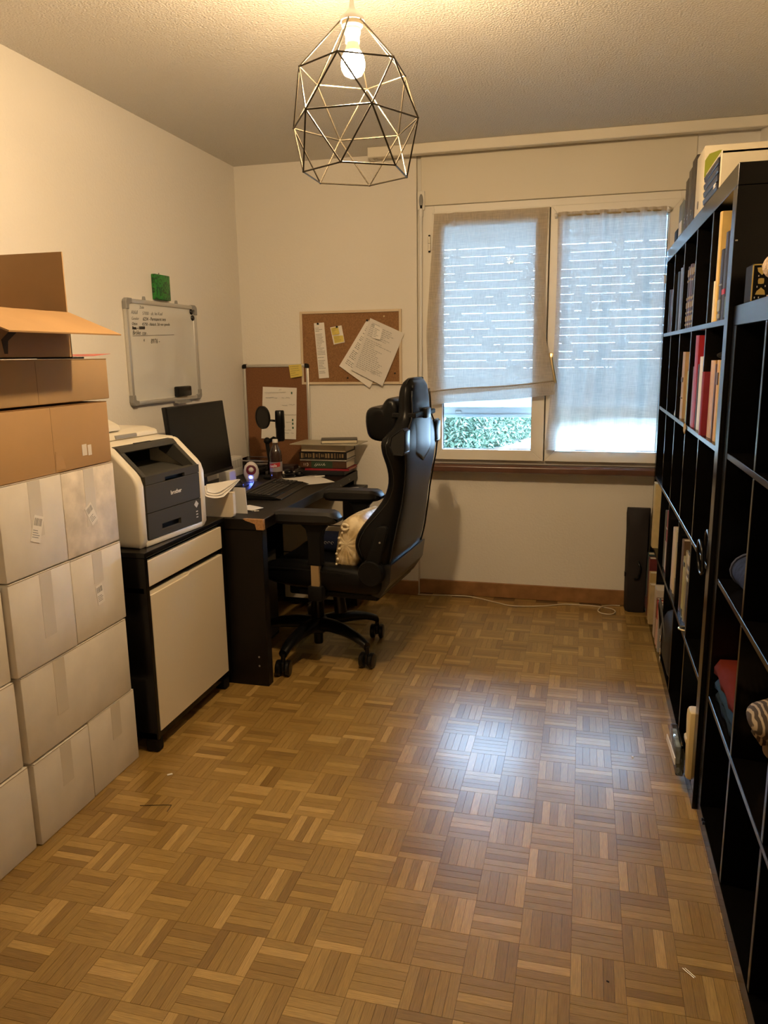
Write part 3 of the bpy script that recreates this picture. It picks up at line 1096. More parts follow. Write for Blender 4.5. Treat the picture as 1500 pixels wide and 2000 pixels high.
pc = thing('desktop_computer', 'black computer tower with a small red light in the dark under the desk', 'computer', (-1.62, 3.35, 0))
MB().box(-1.86, -1.44, 3.20, 3.41, 0.012, 0.45, 0.006, 2).build('case', DARKM, pc)
MB().box(-1.441, -1.436, 3.215, 3.395, 0.03, 0.435, 0.003).build('front_panel', DARK, pc)
for x in (-1.83, -1.47):
    for y in (3.23, 3.38):
        MB().box(x-0.015, x+0.015, y-0.012, y+0.012, 0, 0.013).build('foot', DARKM, pc)
MB().box(-1.4362, -1.4345, 3.236, 3.242, 0.287, 0.300).build('power_light', emit('red led', (1.0, 0.15, 0.12), 3.0), pc)

# monitor
mon = thing('monitor', 'black flat monitor leaning back behind the printer on the desk', 'monitor', (-1.718, 3.243, 0.7272), rotz=math.radians(-1.5))
MT = Matrix.Translation((0, 0, 0.27)) @ Matrix.Rotation(math.radians(-6), 4, 'Y')
MB().box(-0.022, 0.0, -0.262, 0.262, -0.172, 0.172, 0.004, 2, T=MT).build('housing', DARK, mon, local=True)
MB().box(-0.0002, 0.0009, -0.254, 0.254, -0.156, 0.165, T=MT).build('screen', mat('dark screen', (0.004, 0.004, 0.005), 0.2, spec=0.2), mon, local=True)
MB().box(0.0002, 0.0012, -0.262, 0.262, -0.171, -0.158, T=MT).build('lower_bezel', mat('glossy bezel', (0.02, 0.02, 0.022), 0.15), mon, local=True)
MB().box(-0.05, -0.022, -0.04, 0.04, -0.24, 0.04, 0.006, T=MT).build('stand_neck', DARK, mon, local=True)
MB().box(-0.12, 0.08, -0.12, 0.12, 0.0, 0.012, 0.005, 2).build('stand_base', DARK, mon, local=True)

# keyboard
kb = thing('keyboard', 'black full size keyboard lying at an angle on the desk', 'keyboard', (-1.462, 3.452, 0.7272), rotz=math.radians(3))
MB().prism([(-0.085, 0.0), (0.085, 0.0), (0.092, 0.006), (0.088, 0.014), (-0.08, 0.026), (-0.085, 0.024)], 'y', -0.222, 0.222, 0.002).build('case', DARKM, kb, local=True)
mb = MB()
KT = Matrix.Translation((0, 0, 0.0205)) @ Matrix.Rotation(math.atan2(0.012, 0.168), 4, 'Y')
for r in range(6):
    x = -0.068+r*0.0215+(0.004 if r else 0)
    nk = 21
    for q in range(nk):
        if q in (15, 17 + 0) and r > 0:
            continue
        if r == 5 and 4 <= q <= 9:
            continue
        y0 = -0.212+q*0.0202
        mb.box(x, x+0.0175, y0, y0+0.0172, 0.0, 0.0055, 0.0012, T=KT)
mb.box(-0.068+5*0.0215+0.004, -0.068+5*0.0215+0.0215, -0.212+4*0.0202, -0.212+9.9*0.0202, 0.0, 0.0055, 0.0012, T=KT)
ky = mb.build('keycaps', mat('keycap', (0.022, 0.021, 0.021), 0.55), kb, local=True)
ky['kind'] = 'stuff'
MB().prism([(0.085, 0.0), (0.118, 0.0), (0.120, 0.004), (0.090, 0.012)], 'y', -0.222, 0.222, 0.002).build('wrist_rest', DARK, kb, local=True)

# little loudspeaker
spk = thing('desk_speaker', 'white egg shaped desk speaker with purple cone and glowing blue light', 'speaker', (-1.70, 3.735, 0.7272), rotz=math.radians(-66))
sh_w = mat('speaker shell', (0.80, 0.76, 0.80), 0.3)
mb = MB()
mb.lathe([(0, 0.004), (0.028, 0.004), (0.034, 0.014), (0.041, 0.038), (0.040, 0.060), (0.033, 0.082), (0.020, 0.097), (0.008, 0.103), (0, 0.104)], n=28)
mb.xf(Matrix.Diagonal((0.9, 1.0, 1, 1)))
mb.build('shell', sh_w, spk, smooth='all', local=True)
FT = Matrix.Translation((0.031, 0, 0.064)) @ Matrix.Rotation(PI/2, 4, 'Y') @ Matrix.Rotation(math.radians(-6), 4, 'Y')
MB().lathe([(0.018, 0.0), (0.026, 0.0), (0.0265, 0.008), (0.022, 0.009), (0.019, 0.004)], n=28, T=FT).build('cone_ring', mat('purple ring', (0.16, 0.02, 0.055), 0.3), spk, smooth=True, local=True)
MB().lathe([(0, 0.001), (0.021, 0.001), (0.021, 0.003), (0, 0.003)], n=24, T=FT).build('cone_surround', mat('dark surround', (0.04, 0.012, 0.02), 0.5), spk, smooth=True, local=True)
MB().lathe([(0, 0.012), (0.006, 0.0115), (0.012, 0.008), (0.0145, 0.003), (0, 0.002)], n=24, T=FT).build('dust_cap', mat('silver cap', (0.8, 0.78, 0.8), 0.25), spk, smooth='all', local=True)
MB().ball((0.0335, -0.003, 0.0245), 0.0045, u=10, v=8).build('indicator_light', emit('blue led', (0.10, 0.18, 1.0), 260.0), spk, smooth='all', local=True)
MB().lathe([(0, 0), (0.03, 0), (0.028, 0.005), (0, 0.005)], n=24).build('foot_ring', GREYP, spk, local=True)

# bottle
bt = thing('soda_bottle', 'brown plastic soda bottle with white cap and red label behind the keyboard', 'bottle', (-1.569, 3.765, 0.7272))
bm_ = pane_mat('bottle plastic', (0.55, 0.42, 0.36))
prof = [(0, 0.002), (0.026, 0.0), (0.032, 0.006), (0.033, 0.05), (0.032, 0.055), (0.032, 0.10), (0.033, 0.105), (0.033, 0.135), (0.030, 0.155), (0.021, 0.178), (0.0125, 0.192), (0.0125, 0.208), (0, 0.208)]
MB().lathe(prof, n=28).build('body', mat('brown bottle', (0.045, 0.024, 0.018), 0.08, spec=0.8), bt, smooth=True, local=True)
MB().lathe([(0.0325, 0.052), (0.0338, 0.052), (0.0338, 0.103), (0.0325, 0.103)], n=28).build('label', mat('bottle label', (0.30, 0.27, 0.27), 0.4), bt, smooth=True, local=True)
mb = MB()
for k in range(12):
    a0 = math.radians(-150+k*10)
    a1 = math.radians(-150+(k+1)*10)
    r_ = 0.0342
    s0, s1 = 0.069+0.011*k/12, 0.069+0.011*(k+1)/12
    mb.poly([(r_*math.cos(a0), r_*math.sin(a0), s0), (r_*math.cos(a1), r_*math.sin(a1), s1), (r_*math.cos(a1), r_*math.sin(a1), s1+0.022), (r_*math.cos(a0), r_*math.sin(a0), s0+0.022)])
lb = mb.build('red_band', mat('label red', (0.50, 0.035, 0.04), 0.4), bt, local=True)
mb = MB()
tb = MB()
text_bm(tb, 'rivella', 0.019, Matrix.Identity(4), ext=0.0002, bold=0.0003)
for v in tb.bm.verts:
    a = math.radians(-136)+v.co.x/0.0346
    rr = 0.0346+v.co.z
    v.co = Vector((rr*math.cos(a), rr*math.sin(a), 0.0745+v.co.y*1.05+v.co.x*0.12))
tb.build('lettering', mat('label white', (0.8, 0.78, 0.76), 0.5), bt, local=True)
MB().lathe([(0, 0.203), (0.014, 0.203), (0.0145, 0.206), (0.0145, 0.219), (0.013, 0.221), (0, 0.221)], n=24).build('cap', WHITEP, bt, smooth=True, local=True)


def sheet(name, label, corners, z, m=PAPER, th=0.0007, curl=0.0, cat='paper', nu=8):
    """quad of paper lying flat; corners in order, curl lifts the first edge"""
    mb = MB()
    c_ = [Vector((x, y, 0)) for x, y in corners]

    def f(u, v):
        p = c_[0]*(1-u)*(1-v)+c_[1]*u*(1-v)+c_[2]*u*v+c_[3]*(1-u)*v
        return (p.x, p.y, z+curl*(1-u)**3)
    mb.grid(f, nu, 4)
    o = mb.build(name, m, solid=th)
    return tag(o, label, cat)


sheet('paper_sheet', 'white sheet of paper lying on the desk beyond the keyboard', [(-1.552, 3.80), (-1.432, 3.985), (-1.247, 3.774), (-1.374, 3.624)], 0.7282, curl=0.006)
b = MB()
for (x, y, a) in ((-1.352, 2.985, 0.2), (-1.345, 2.978, 1.2), (-1.36, 2.98, 2.0), (-1.338, 2.985, 0.5)):
    b.box(-0.006, 0.006, -0.0025, 0.0025, 0, 0.002, T=Matrix.Translation((x, y, 0.7272)) @ Matrix.Rotation(a, 4, 'Z'))
tag(b.build('paper_scraps', PAPER), 'tiny white paper scraps on the desk near its chipped corner', 'paper scraps')

# standing folder, card and fanned sheets at the near desk corner
b = MB().prism([(-1.530, 0.7272), (-1.392, 0.7272), (-1.383, 0.731), (-1.379, 0.740), (-1.379, 0.832), (-1.530, 0.832)], 'y', 2.838, 2.862, 0.001)
tag(b.build('folder', mat('cream folder', (0.74, 0.64, 0.48), 0.6)), 'cream folder standing upright on the near desk corner beside the printer', 'folder')
b = MB().prism([(-1.432, 0.7272), (-1.357, 0.7272), (-1.362, 0.838), (-1.432, 0.838)], 'y', 2.922, 2.926)
tag(b.build('card', mat('grey card', (0.62, 0.60, 0.57), 0.7)), 'pale grey card standing upright behind the cream folder', 'card')
for q, (dz, lab) in enumerate(((0.0, 'lowest sheet of the paper fan beside the printer'), (0.004, 'middle sheet of the paper fan beside the printer'), (0.008, 'top sheet of the paper fan beside the printer'))):
    a = [(-1.545+0.004*q, 2.885+0.016*q), (-1.446+0.006*q, 3.060-0.022*q), (-1.352-0.022*q, 2.700+0.030*q), (-1.425-0.012*q, 2.695+0.03*q)]
    mbq = MB()
    c_ = [Vector((x, y, 0)) for x, y in a]

    def f(u, v):
        p = c_[0]*(1-u)*(1-v)+c_[1]*u*(1-v)+c_[2]*u*v+c_[3]*(1-u)*v
        return (p.x, p.y, 0.8405+dz+0.010*(1-v)**2*u-0.006*math.sin(PI*u)*(v))
    mbq.grid(f, 8, 8)
    tag(mbq.build('fanned_sheet', PAPER, solid=0.0008), lab, 'paper', 'fanned paper sheets')
for q, (x, y, a) in enumerate(((-1.40, 3.045, -0.5), (-1.392, 3.02, -0.35))):
    mbq = MB().box(-0.05, 0.05, -0.035, 0.035, 0, 0.0012, T=Matrix.Translation((x, y, 0.7274+0.003*q)) @ Matrix.Rotation(a, 4, 'Z'))
    tag(mbq.build('envelope', PAPER), ('lower' if q == 0 else 'upper')+' white envelope peeking out behind the grey card', 'envelope')
b = MB().box(-1.86, -1.60, 2.88, 2.97, 0.7272, 0.7285).build('paper_sheet', PAPER)
tag(b, 'flat sheet of paper on the desk in front of the monitor foot', 'paper')

# microphone with pop filter
mic = thing('microphone', 'black studio microphone with round pop filter and stand on the desk', 'microphone', (-1.60, 3.85, 0.7272))
MB().lathe([(0, 0), (0.055, 0), (0.056, 0.008), (0.05, 0.014), (0, 0.014)], n=24, T=Matrix.Translation((-1.625, 3.85, 0.7272))).build('base', DARKM, mic, smooth=True)
mb = MB()
mb.tube([(-1.625, 3.85, 0.74), (-1.640, 3.85, 0.83), (-1.650, 3.845, 0.925)], 0.011, 10)
mb.tube([(-1.650, 3.845, 0.92), (-1.610, 3.845, 0.945), (-1.575, 3.845, 0.935)], 0.010, 10)
mb.ball((-1.648, 3.845, 0.930), 0.019)
mb.build('stand', DARKM, mic, smooth=True)
MB().lathe([(0, 0.93), (0.018, 0.93), (0.023, 0.94), (0.024, 1.00), (0.0255, 1.003), (0.0255, 1.06), (0.025, 1.088), (0.021, 1.094), (0, 1.095)], (-1.570, 3.845, 0), 24).build('capsule', DARK, mic, smooth=True)
PT = Matrix.Translation((-1.655, 3.815, 1.058)) @ Matrix.Rotation(math.radians(-31), 4, 'Z') @ Matrix.Rotation(PI/2, 4, 'X')
pf = MB().lathe([(0, -0.002), (0.056, -0.003), (0.056, 0.003), (0, 0.002)], n=36, T=PT).build('pop_filter', mat('filter mesh', (0.022, 0.020, 0.018), 0.8), mic, smooth=True)
MB().lathe([(0.054, -0.006), (0.061, -0.006), (0.061, 0.006), (0.054, 0.006), (0.054, -0.006)], n=36, T=PT).build('rim', DARK, pf, smooth=True)
MB().tube([(-1.650, 3.82, 1.045), (-1.61, 3.842, 1.04), (-1.57, 3.845, 1.035)], 0.006, 8).build('filter_arm', DARK, mic)

# clear storage tub with cables, white router, black case
tub = thing('clear_tub', 'clear plastic tub holding cables behind the white speaker', 'container', (-1.79, 4.03, 0.7272))
CLEAR = pane_mat('clear plastic', (0.80, 0.80, 0.82))
mb = MB()
x0, x1, y0, y1, z0, z1 = -1.885, -1.69, 3.94, 4.10, 0.7285, 0.808
mb.box(x0, x1, y0, y0+0.002, z0, z1).box(x0, x1, y1-0.002, y1, z0, z1).box(x0, x0+0.002, y0, y1, z0, z1).box(x1-0.002, x1, y0, y1, z0, z1).box(x0, x1, y0, y1, z0-0.001, z0+0.001)
mb.build('tub_wall', CLEAR, tub)
MB().box(x0-0.006, x1+0.006, y0-0.006, y0, z1-0.004, z1).box(x1, x1+0.006, y0, y1, z1-0.004, z1).box(x0-0.006, x1+0.006, y1, y1+0.006, z1-0.004, z1).build('rim', mat('frosted rim', (0.42, 0.38, 0.38), 0.3), tub)
cbl = random.Random(5)
cc = [(0.02, 0.02, 0.02), (0.25, 0.24, 0.24), (0.02, 0.02, 0.025), (0.45, 0.43, 0.42), (0.03, 0.05, 0.10)]
for q in range(5):
    pts = []
    ph = cbl.uniform(0, 6)
    cx_, cy_ = -1.79+cbl.uniform(-.02, .02), 4.02+cbl.uniform(-.015, .015)
    for i in range(20):
        a = ph+i*0.65
        rr = 0.035+0.012*math.sin(i*0.9+q)
        pts.append((cx_+rr*1.2*math.cos(a), cy_+rr*math.sin(a), 0.734+0.0145*q+0.003*math.sin(i*0.7)))
    o = MB().tube(pts, 0.0035, 6).build('coiled_cable', mat('cable %d' % q, cc[q], 0.5), None, smooth='all')
    tag(o, ['thin black', 'light grey', 'glossy black', 'off-white', 'dark blue'][q]+' cable coiled inside the clear tub on the desk', 'cable', 'cables in the clear tub')
rt_ = thing('router', 'white ventilated router box standing in the desk corner behind the monitor', 'router', (-1.875, 3.86, 0.7272))
MB().box(-1.905, -1.845, 3.78, 3.95, 0.7275, 0.835, 0.006, 2).build('case', WHITEP, rt_, smooth=True)
mb = MB()
for q in range(9):
    mb.box(-1.8455, -1.8445, 3.80+q*0.015, 3.806+q*0.015, 0.775, 0.82)
mb.build('vent_slots', GREYP, rt_)
b = MB().box(-1.84, -1.775, 3.63, 3.71, 0.7285, 0.79, 0.004, 2).build('power_adapter', WHITEP)
tag(b, 'white power adapter block on the desk between monitor and speaker', 'adapter')
for q, (pts, lab) in enumerate((([(-1.86, 3.42, 0.731), (-1.77, 3.48, 0.733), (-1.68, 3.55, 0.731), (-1.72, 3.66, 0.731), (-1.83, 3.80, 0.745)], 'black cable running from the monitor foot towards the router'),
                                ([(-1.60, 3.06, 0.731), (-1.595, 3.22, 0.731), (-1.62, 3.42, 0.731), (-1.65, 3.52, 0.731), (-1.655, 3.60, 0.731)], 'thin black cable curving in front of the monitor screen'),
                                ([(-1.54, 3.05, 0.731), (-1.545, 3.25, 0.731), (-1.60, 3.50, 0.731), (-1.66, 3.68, 0.734)], 'black lead lying left of the keyboard'))):
    P3 = [Vector(p) for p in pts]
    dense = []
    for i in range(len(P3)-1):
        for s_ in range(6):
            t = s_/6
            p0, p1, p2, p3 = P3[max(i-1, 0)], P3[i], P3[i+1], P3[min(i+2, len(P3)-1)]
            dense.append(0.5*((2*p1)+(-p0+p2)*t+(2*p0-5*p1+4*p2-p3)*t*t+(-p0+3*p1-3*p2+p3)*t**3))
    dense.append(P3[-1])
    tag(MB().tube(dense, 0.003, 6).build('cable', DARK, smooth='all'), lab, 'cable')
b = MB().box(-1.73, -1.545, 3.99, 4.12, 0.7275, 0.7385, 0.001).build('paper_pile', PAPER)
tag(b, 'pile of white papers under the black case at the back of the desk', 'papers')
b = MB().box(-1.715, -1.565, 4.015, 4.095, 0.739, 0.772, 0.010, 3).build('zip_case', mat('maroon black case', (0.022, 0.010, 0.010), 0.4), smooth=True)
tag(b, 'dark zip case on the papers between bottle and book stack', 'case')
gl = thing('headset', 'tangled black headset and cable lying in front of the book stack', 'headset', (-1.47, 3.94, 0.7272))
mb = MB()
mb.tube([(-1.54+0.045*math.cos(a/10*PI*2)*1.0, 3.935+0.04*math.sin(a/10*PI*2), 0.735+0.008*math.sin(a)) for a in range(26)], 0.005, 6)
mb.build('headband', DARK, gl, smooth='all')
MB().ball((-1.50, 3.915, 0.745), 0.026, 0.022, 0.017).ball((-1.575, 3.955, 0.745), 0.026, 0.022, 0.017).build('ear_cup', DARK, gl, smooth='all')
MB().tube([(-1.50, 3.92, 0.735), (-1.46, 3.93, 0.734), (-1.43, 3.915, 0.738), (-1.41, 3.94, 0.734), (-1.37, 3.925, 0.732), (-1.36, 3.95, 0.732)], 0.003, 6).build('lead', DARK, gl, smooth='all')
pen = MB().tube([(-1.405, 3.905, 0.732), (-1.355, 3.93, 0.732)], 0.004, 8).build('pen', WHITEP)
tag(pen, 'short white pen on the desk in front of the red book', 'pen')


# ------------------------------------------------------------------ books
def flat_book(label, x0, x1, y0, y1, z0, z1, col, spine='y', pages=(0.72, 0.64, 0.48), ang=0.0, extra=None, group='books stacked on the desk'):
    """book lying flat; spine faces -y (towards the camera) or is at the back ('back')"""
    t = thing('book', label, 'book', ((x0+x1)/2, (y0+y1)/2, z0), rotz=ang, group=group)
    a, b_, h = (x1-x0)/2, (y1-y0)/2, z1-z0
    c = min(0.0025, h*0.15)
    mb = MB()
    mb.box(-a, a, -b_, b_, 0, c)
    mb.box(-a, a, -b_, b_, h-c, h)
    if spine == 'y':
        mb.box(-a, a, -b_, -b_+c*1.2, 0, h)
    else:
        mb.box(-a, a, b_-c*1.2, b_, 0, h)
    mb.build('cover', cm(col, 0.45), t, local=True)
    i = 0.004
    MB().box(-a+i, a-i, (-b_+c*1.2 if spine == 'y' else -b_+i), (b_-i if spine == 'y' else b_-c*1.2), c, h-c).build('pages', mat('pages %.2f' % pages[2], pages, 0.8), t, local=True)
    if extra:
        extra(t, a, b_, h)
    return t


stk0 = MB().box(-1.545, -1.258, 3.975, 4.165, 0.7275, 0.7525, 0.003).build('document_wallet', mat('black wallet', (0.012, 0.011, 0.012), 0.5))
tag(stk0, 'flat black document wallet at the bottom of the book stack', 'wallet')
flat_book('thin red book lowest in the stack on the desk', -1.49, -1.236, 3.985, 4.16, 0.7528, 0.7655, (0.30, 0.022, 0.035), ang=0.02)


def arabic(t, a, b_, h):
    MB().box(-a*0.52, a*0.40, -b_-0.0006, -b_, 0.001, h-0.001).build('green_panel', cm((0.022, 0.05, 0.025)), t, local=True)
    mb = MB()
    y = -b_-0.0012
    zc_ = h*0.5
    for dx in (0, 0.011, 0.021, 0.034, 0.046):
        x = -a*0.33+dx
        mb.tube([(x, y, zc_+0.006), (x+0.003, y, zc_-0.002), (x+0.007, y, zc_-0.004), (x+0.011, y, zc_+0.001)], 0.0012, 5)
        mb.tube([(x+0.005, y, zc_+0.009), (x+0.0065, y, zc_+0.009)], 0.001, 5)
    mb.tube([(-a*0.33+0.05, y, zc_+0.009), (-a*0.33+0.05, y, zc_-0.003)], 0.0012, 5)
    mb.tube([(-a*0.36, y, zc_), (-a*0.38, y, zc_-0.006), (-a*0.33, y, zc_-0.009), (-a*0.28, y, zc_-0.004)], 0.0012, 5)
    mb.build('spine_script', mat('spine script', (0.70, 0.70, 0.62), 0.5), t, local=True)
    mb = MB()
    for dx in (0.0, 0.011):
        mb.tube([(-a*0.84+dx, y, zc_-0.007), (-a*0.84+dx, y, zc_+0.007)], 0.0014, 5)
    mb.tube([(-a*0.84+0.018+0.006*math.sin(q), y, zc_+0.008*math.cos(q)) for q in [i*PI/7 for i in range(8)]], 0.0020, 5)
    mb.build('spine_emblem', mat('spine emblem', (0.72, 0.66, 0.55), 0.5), t, local=True)


flat_book('thick brown and green book with pale script on its spine, second from bottom', -1.515, -1.247, 3.985, 4.155, 0.766, 0.806, (0.075, 0.030, 0.014), extra=arabic)
flat_book('thin pale book between the green spine and the gilded spine', -1.518, -1.245, 3.99, 4.155, 0.8063, 0.8175, (0.52, 0.49, 0.42), pages=(0.66, 0.6, 0.5), ang=-0.015)


def gilt(t, a, b_, h):
    mb = MB()
    rg = random.Random(2)
    x = -a*0.93
    while x < a*0.93:
        ww = rg.uniform(0.0015, 0.010)
        hh = rg.uniform(0.3, 0.82)
        mb.box(x, x+ww, -b_-0.0007, -b_, h*(0.5-hh/2), h*(0.5+hh/2))
        x += ww+rg.uniform(0.004, 0.012)
    mb.build('gilt_ornament', mat('gilt', (0.30, 0.20, 0.09), 0.45, metal=0.3), t, local=True)


flat_book('black book with gilded ornament along its spine in the desk stack', -1.517, -1.243, 3.98, 4.15, 0.818, 0.8555, (0.014, 0.009, 0.007), extra=gilt)
flat_book('dark hardback showing cream page edges near the top of the stack', -1.512, -1.247, 3.985, 4.155, 0.856, 0.8985, (0.022, 0.014, 0.012), spine='back', pages=(0.68, 0.55, 0.36))
b = MB().box(-1.555, -1.175, 3.935, 4.165, 0.8992, 0.9035, 0.0012).build('board', mat('olive board', (0.40, 0.36, 0.26), 0.5))
b.rotation_euler = (0, 0, math.radians(-2))
tag(b, 'thin overhanging olive board lying on the book stack', 'board')
flat_book('small black notebook on the very top of the book stack', -1.405, -1.205, 3.985, 4.115, 0.904, 0.925, (0.02, 0.016, 0.012), spine='back', pages=(0.70, 0.62, 0.45), ang=0.30)

# ------------------------------------------------------------------ gaming chair (local: -x forward, +z up)
ch = thing('gaming_chair', 'black leather gaming chair on a five star base at the desk', 'chair', (-1.178, 3.258, 0), rotz=math.radians(-4.9))


def lerp(tab, z):
    for (a, va), (b_, vb) in zip(tab, tab[1:]):
        if z <= b_:
            t = (z-a)/(b_-a)
            t = max(0, min(1, t))
            return va+(vb-va)*t
    return tab[-1][1]


ZR = [(0.44, .425), (0.56, .457), (0.735, .490), (0.86, .510), (0.93, .520), (1.0, .524), (1.15, .522), (1.25, .516), (1.28, .500)]
ZB = [(0.46, .36), (0.52, .312), (0.56, .290), (0.60, .281), (0.64, .291), (0.68, .317), (0.72, .352), (0.76, .386), (0.80, .413), (0.85, .430), (0.89, .434), (0.94, .428), (0.98, .414), (1.03, .408), (1.055, .420), (1.08, .442), (1.12, .452), (1.2, .450), (1.26, .458), (1.28, .475)]
ZW = [(0.46, .235), (0.52, .255), (0.60, .262), (0.70, .245), (0.78, .228), (0.86, .232), (0.94, .255), (1.0, .268), (1.04, .262), (1.075, .225), (1.11, .172), (1.14, .152), (1.20, .148), (1.25, .135), (1.275, .105), (1.282, .08)]
ZP = [(0.46, .365), (0.6, .375), (0.75, .42), (0.9, .455), (1.0, .465), (1.1, .462), (1.28, .475)]
rr = []
for z in (0.462, 0.48, 0.51, 0.545, 0.58, 0.62, 0.66, 0.70, 0.74, 0.78, 0.82, 0.86, 0.90, 0.94, 0.975, 1.005, 1.03, 1.05, 1.07, 1.09, 1.11, 1.135, 1.17, 1.21, 1.245, 1.265, 1.278, 1.283):
    r_, b_, w_, p_ = lerp(ZR, z), lerp(ZB, z), lerp(ZW, z), lerp(ZP, z)
    p_ = max(p_, b_+0.004)
    r_ = max(r_, p_+0.018)
    half = [(r_, 0.0), (r_, .5*w_), (r_-.004, .82*w_), (r_-.018, .95*w_), ((r_+b_)/2, w_), (b_+.030, w_*0.99), (b_+.008, w_*.955), (b_, w_*.86), (b_+.012, w_*.76), ((b_+p_)/2+.012, w_*.68), (p_, w_*.55), (p_, w_*.25)]
    ring = [(x, y, z) for x, y in half]+[(p_, 0, z)]+[(x, -y, z) for x, y in half[:0:-1]]
    rr.append(ring)
back = MB().rings(rr).build('backrest', LEATH, ch, smooth='all', local=True, sub=1)
# rear light-catching panel with a pointed lower end
mb = MB()


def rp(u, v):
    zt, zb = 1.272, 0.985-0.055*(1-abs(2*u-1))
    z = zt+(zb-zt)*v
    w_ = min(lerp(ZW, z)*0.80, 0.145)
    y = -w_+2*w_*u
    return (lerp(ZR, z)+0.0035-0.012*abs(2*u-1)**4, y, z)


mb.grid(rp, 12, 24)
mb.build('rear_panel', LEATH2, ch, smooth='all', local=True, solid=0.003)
MB().box(0.43, 0.5345, -0.15, 0.15, 1.121, 1.142, 0.004).build('headrest_strap', DARKM, ch, local=True)
MB().box(0.527, 0.548, -0.035, 0.03, 1.112, 1.156, 0.005, 2).build('strap_buckle', DARK, ch, smooth=True, local=True)
# harness slots: a rim and a black plate standing in for the shaded opening
so = [(0.480, 1.017), (0.487, 1.053), (0.528, 1.084), (0.538, 1.074), (0.536, 0.998), (0.529, 0.986), (0.492, 0.987)]
cxs = sum(p[0] for p in so)/len(so)-0.016
czs = sum(p[1] for p in so)/len(so)
for sgn in (-1, 1):
    so2 = [(p[0]-0.016, p[1]) for p in so]
    out = [(cxs+(p[0]-cxs)*1.16, czs+(p[1]-czs)*1.12) for p in so2]
    ya, yb = (0.20*sgn, 0.268*sgn)
    mb = MB()
    for i in range(len(so2)):
        j = (i+1) % len(so2)
        q = [so2[i], so2[j], out[j], out[i]]
        mb.prism(q, 'y', min(ya, yb), max(ya, yb), 0.003, 2)
    mb.build('harness_slot', DARK, ch, smooth=True, local=True)
    MB().prism(so2, 'y', min(ya, 0.2655*sgn), max(ya, 0.2655*sgn)).build('slot_shade', mat('slot shade', (0.003, 0.003, 0.003), 0.8), ch, local=True)
# seams: piping along the rear edges and the front bolsters
mb = MB()
zz = [0.48+0.03*i for i in range(26)]
for sgn in (-1, 1):
    mb.tube([(max(lerp(ZR, z), max(lerp(ZP, z), lerp(ZB, z)+0.004)+0.018)-0.006, sgn*lerp(ZW, z)*0.90, z) for z in zz], 0.0038, 6)
    mb.tube([(lerp(ZB, z)+0.034, sgn*(lerp(ZW, z)*0.985+0.001), z) for z in zz[2:20]], 0.0028, 6)
mb.build('piping', mat('glossy piping', (0.012, 0.012, 0.013), 0.25), back, smooth='all', local=True)
# head pillow with scalloped silhouette
prof = [(0.460, 1.185), (0.428, 1.198), (0.405, 1.203), (0.390, 1.197), (0.376, 1.178), (0.366, 1.163), (0.360, 1.161), (0.350, 1.164), (0.328, 1.165), (0.303, 1.158), (0.290, 1.140), (0.287, 1.105), (0.292, 1.065), (0.300, 1.035), (0.330, 1.020), (0.380, 1.016), (0.46, 1.03)]
b = MB()
rr = []
for y, s in ((-0.145, 0.55), (-0.13, 0.85), (-0.10, 0.97), (0, 1.0), (0.10, 0.97), (0.13, 0.85), (0.145, 0.55)):
    rr.append([(0.44+(x-0.44)*s, y, 1.10+(z-1.10)*(0.8+0.2*s)) for x, z in prof])
b.rings(rr).build('head_pillow', LEATH, ch, smooth='all', local=True, sub=1)
# seat
rr = []
for x, zt, zp, zb, w_ in ((-0.165, .455, .45, .415, .20), (-0.15, .482, .47, .395, .235), (-0.10, .500, .478, .385, .262), (0.0, .512, .474, .378, .272), (0.12, .510, .468, .376, .272), (0.24, .505, .462, .372, .272), (0.34, .490, .462, .368, .268), (0.40, .480, .460, .372, .262), (0.428, .470, .455, .392, .245)):
    half = [(zp, 0), (zp, .45*w_), (zp+.004, .62*w_), (zt-.006, .72*w_), (zt, .82*w_), (zt-.008, .93*w_), (zt-.035, w_), (zb+.03, w_*.99), (zb, .9*w_), (zb, .4*w_)]
    rr.append([(x, y, z) for z, y in half]+[(x, 0, zb)]+[(x, -y, z) for z, y in half[:0:-1]])
seat = MB().rings(rr).build('seat', LEATH, ch, smooth='all', local=True, sub=1)
mb = MB()
for s in (-1, 1):
    mb.tube([(-0.13, s*.252, .470), (-0.05, s*.270, .478), (0.1, s*.276, .480), (0.28, s*.274, .473)], 0.0022, 6)
mb.build('piping', LEATH2, seat, local=True)
# recline pivots and side brackets
for s in (-1, 1):
    T = Matrix.Translation((0.375, s*0.268, 0.488)) @ Matrix.Rotation(PI/2, 4, 'X')
    MB().lathe([(0, -0.024), (0.050, -0.024), (0.056, -0.014), (0.056, 0.014), (0.050, 0.024), (0, 0.024)], n=32, T=T).build('pivot_cover', DARKM, ch, smooth=True, local=True)
    MB().prism([(0.340, 0.49), (0.405, 0.49), (0.452, 0.682), (0.440, 0.694), (0.412, 0.690), (0.402, 0.680)], 'y', min(s*.262, s*.285), max(s*.262, s*.285), 0.005, 2).build('side_bracket', DARKM, ch, smooth=True, local=True)
    MB().lathe([(0, 0), (0.004, 0), (0.004, 0.003), (0, 0.003)], n=10, T=Matrix.Translation((0.42, s*0.285-(0.003 if s < 0 else 0), 0.625)) @ Matrix.Rotation(PI/2, 4, 'X')).build('bolt', GREYP, ch, local=True)
MB().box(0.02, 0.39, -0.24, 0.24, 0.355, 0.380, 0.008, 2).build('seat_frame', DARKM, ch, local=True)
SK = (-.245, -.12, .0, .12, .245)
rr = [[(0.455, y, 0.52) for y in SK]+[(0.41, y, .515) for y in (.245, -.245)], [(0.444, y, 0.44) for y in SK]+[(0.40, y, .44) for y in (.245, -.245)], [(0.400, y, 0.372) for y in SK]+[(0.36, y, .38) for y in (.24, -.24)]]
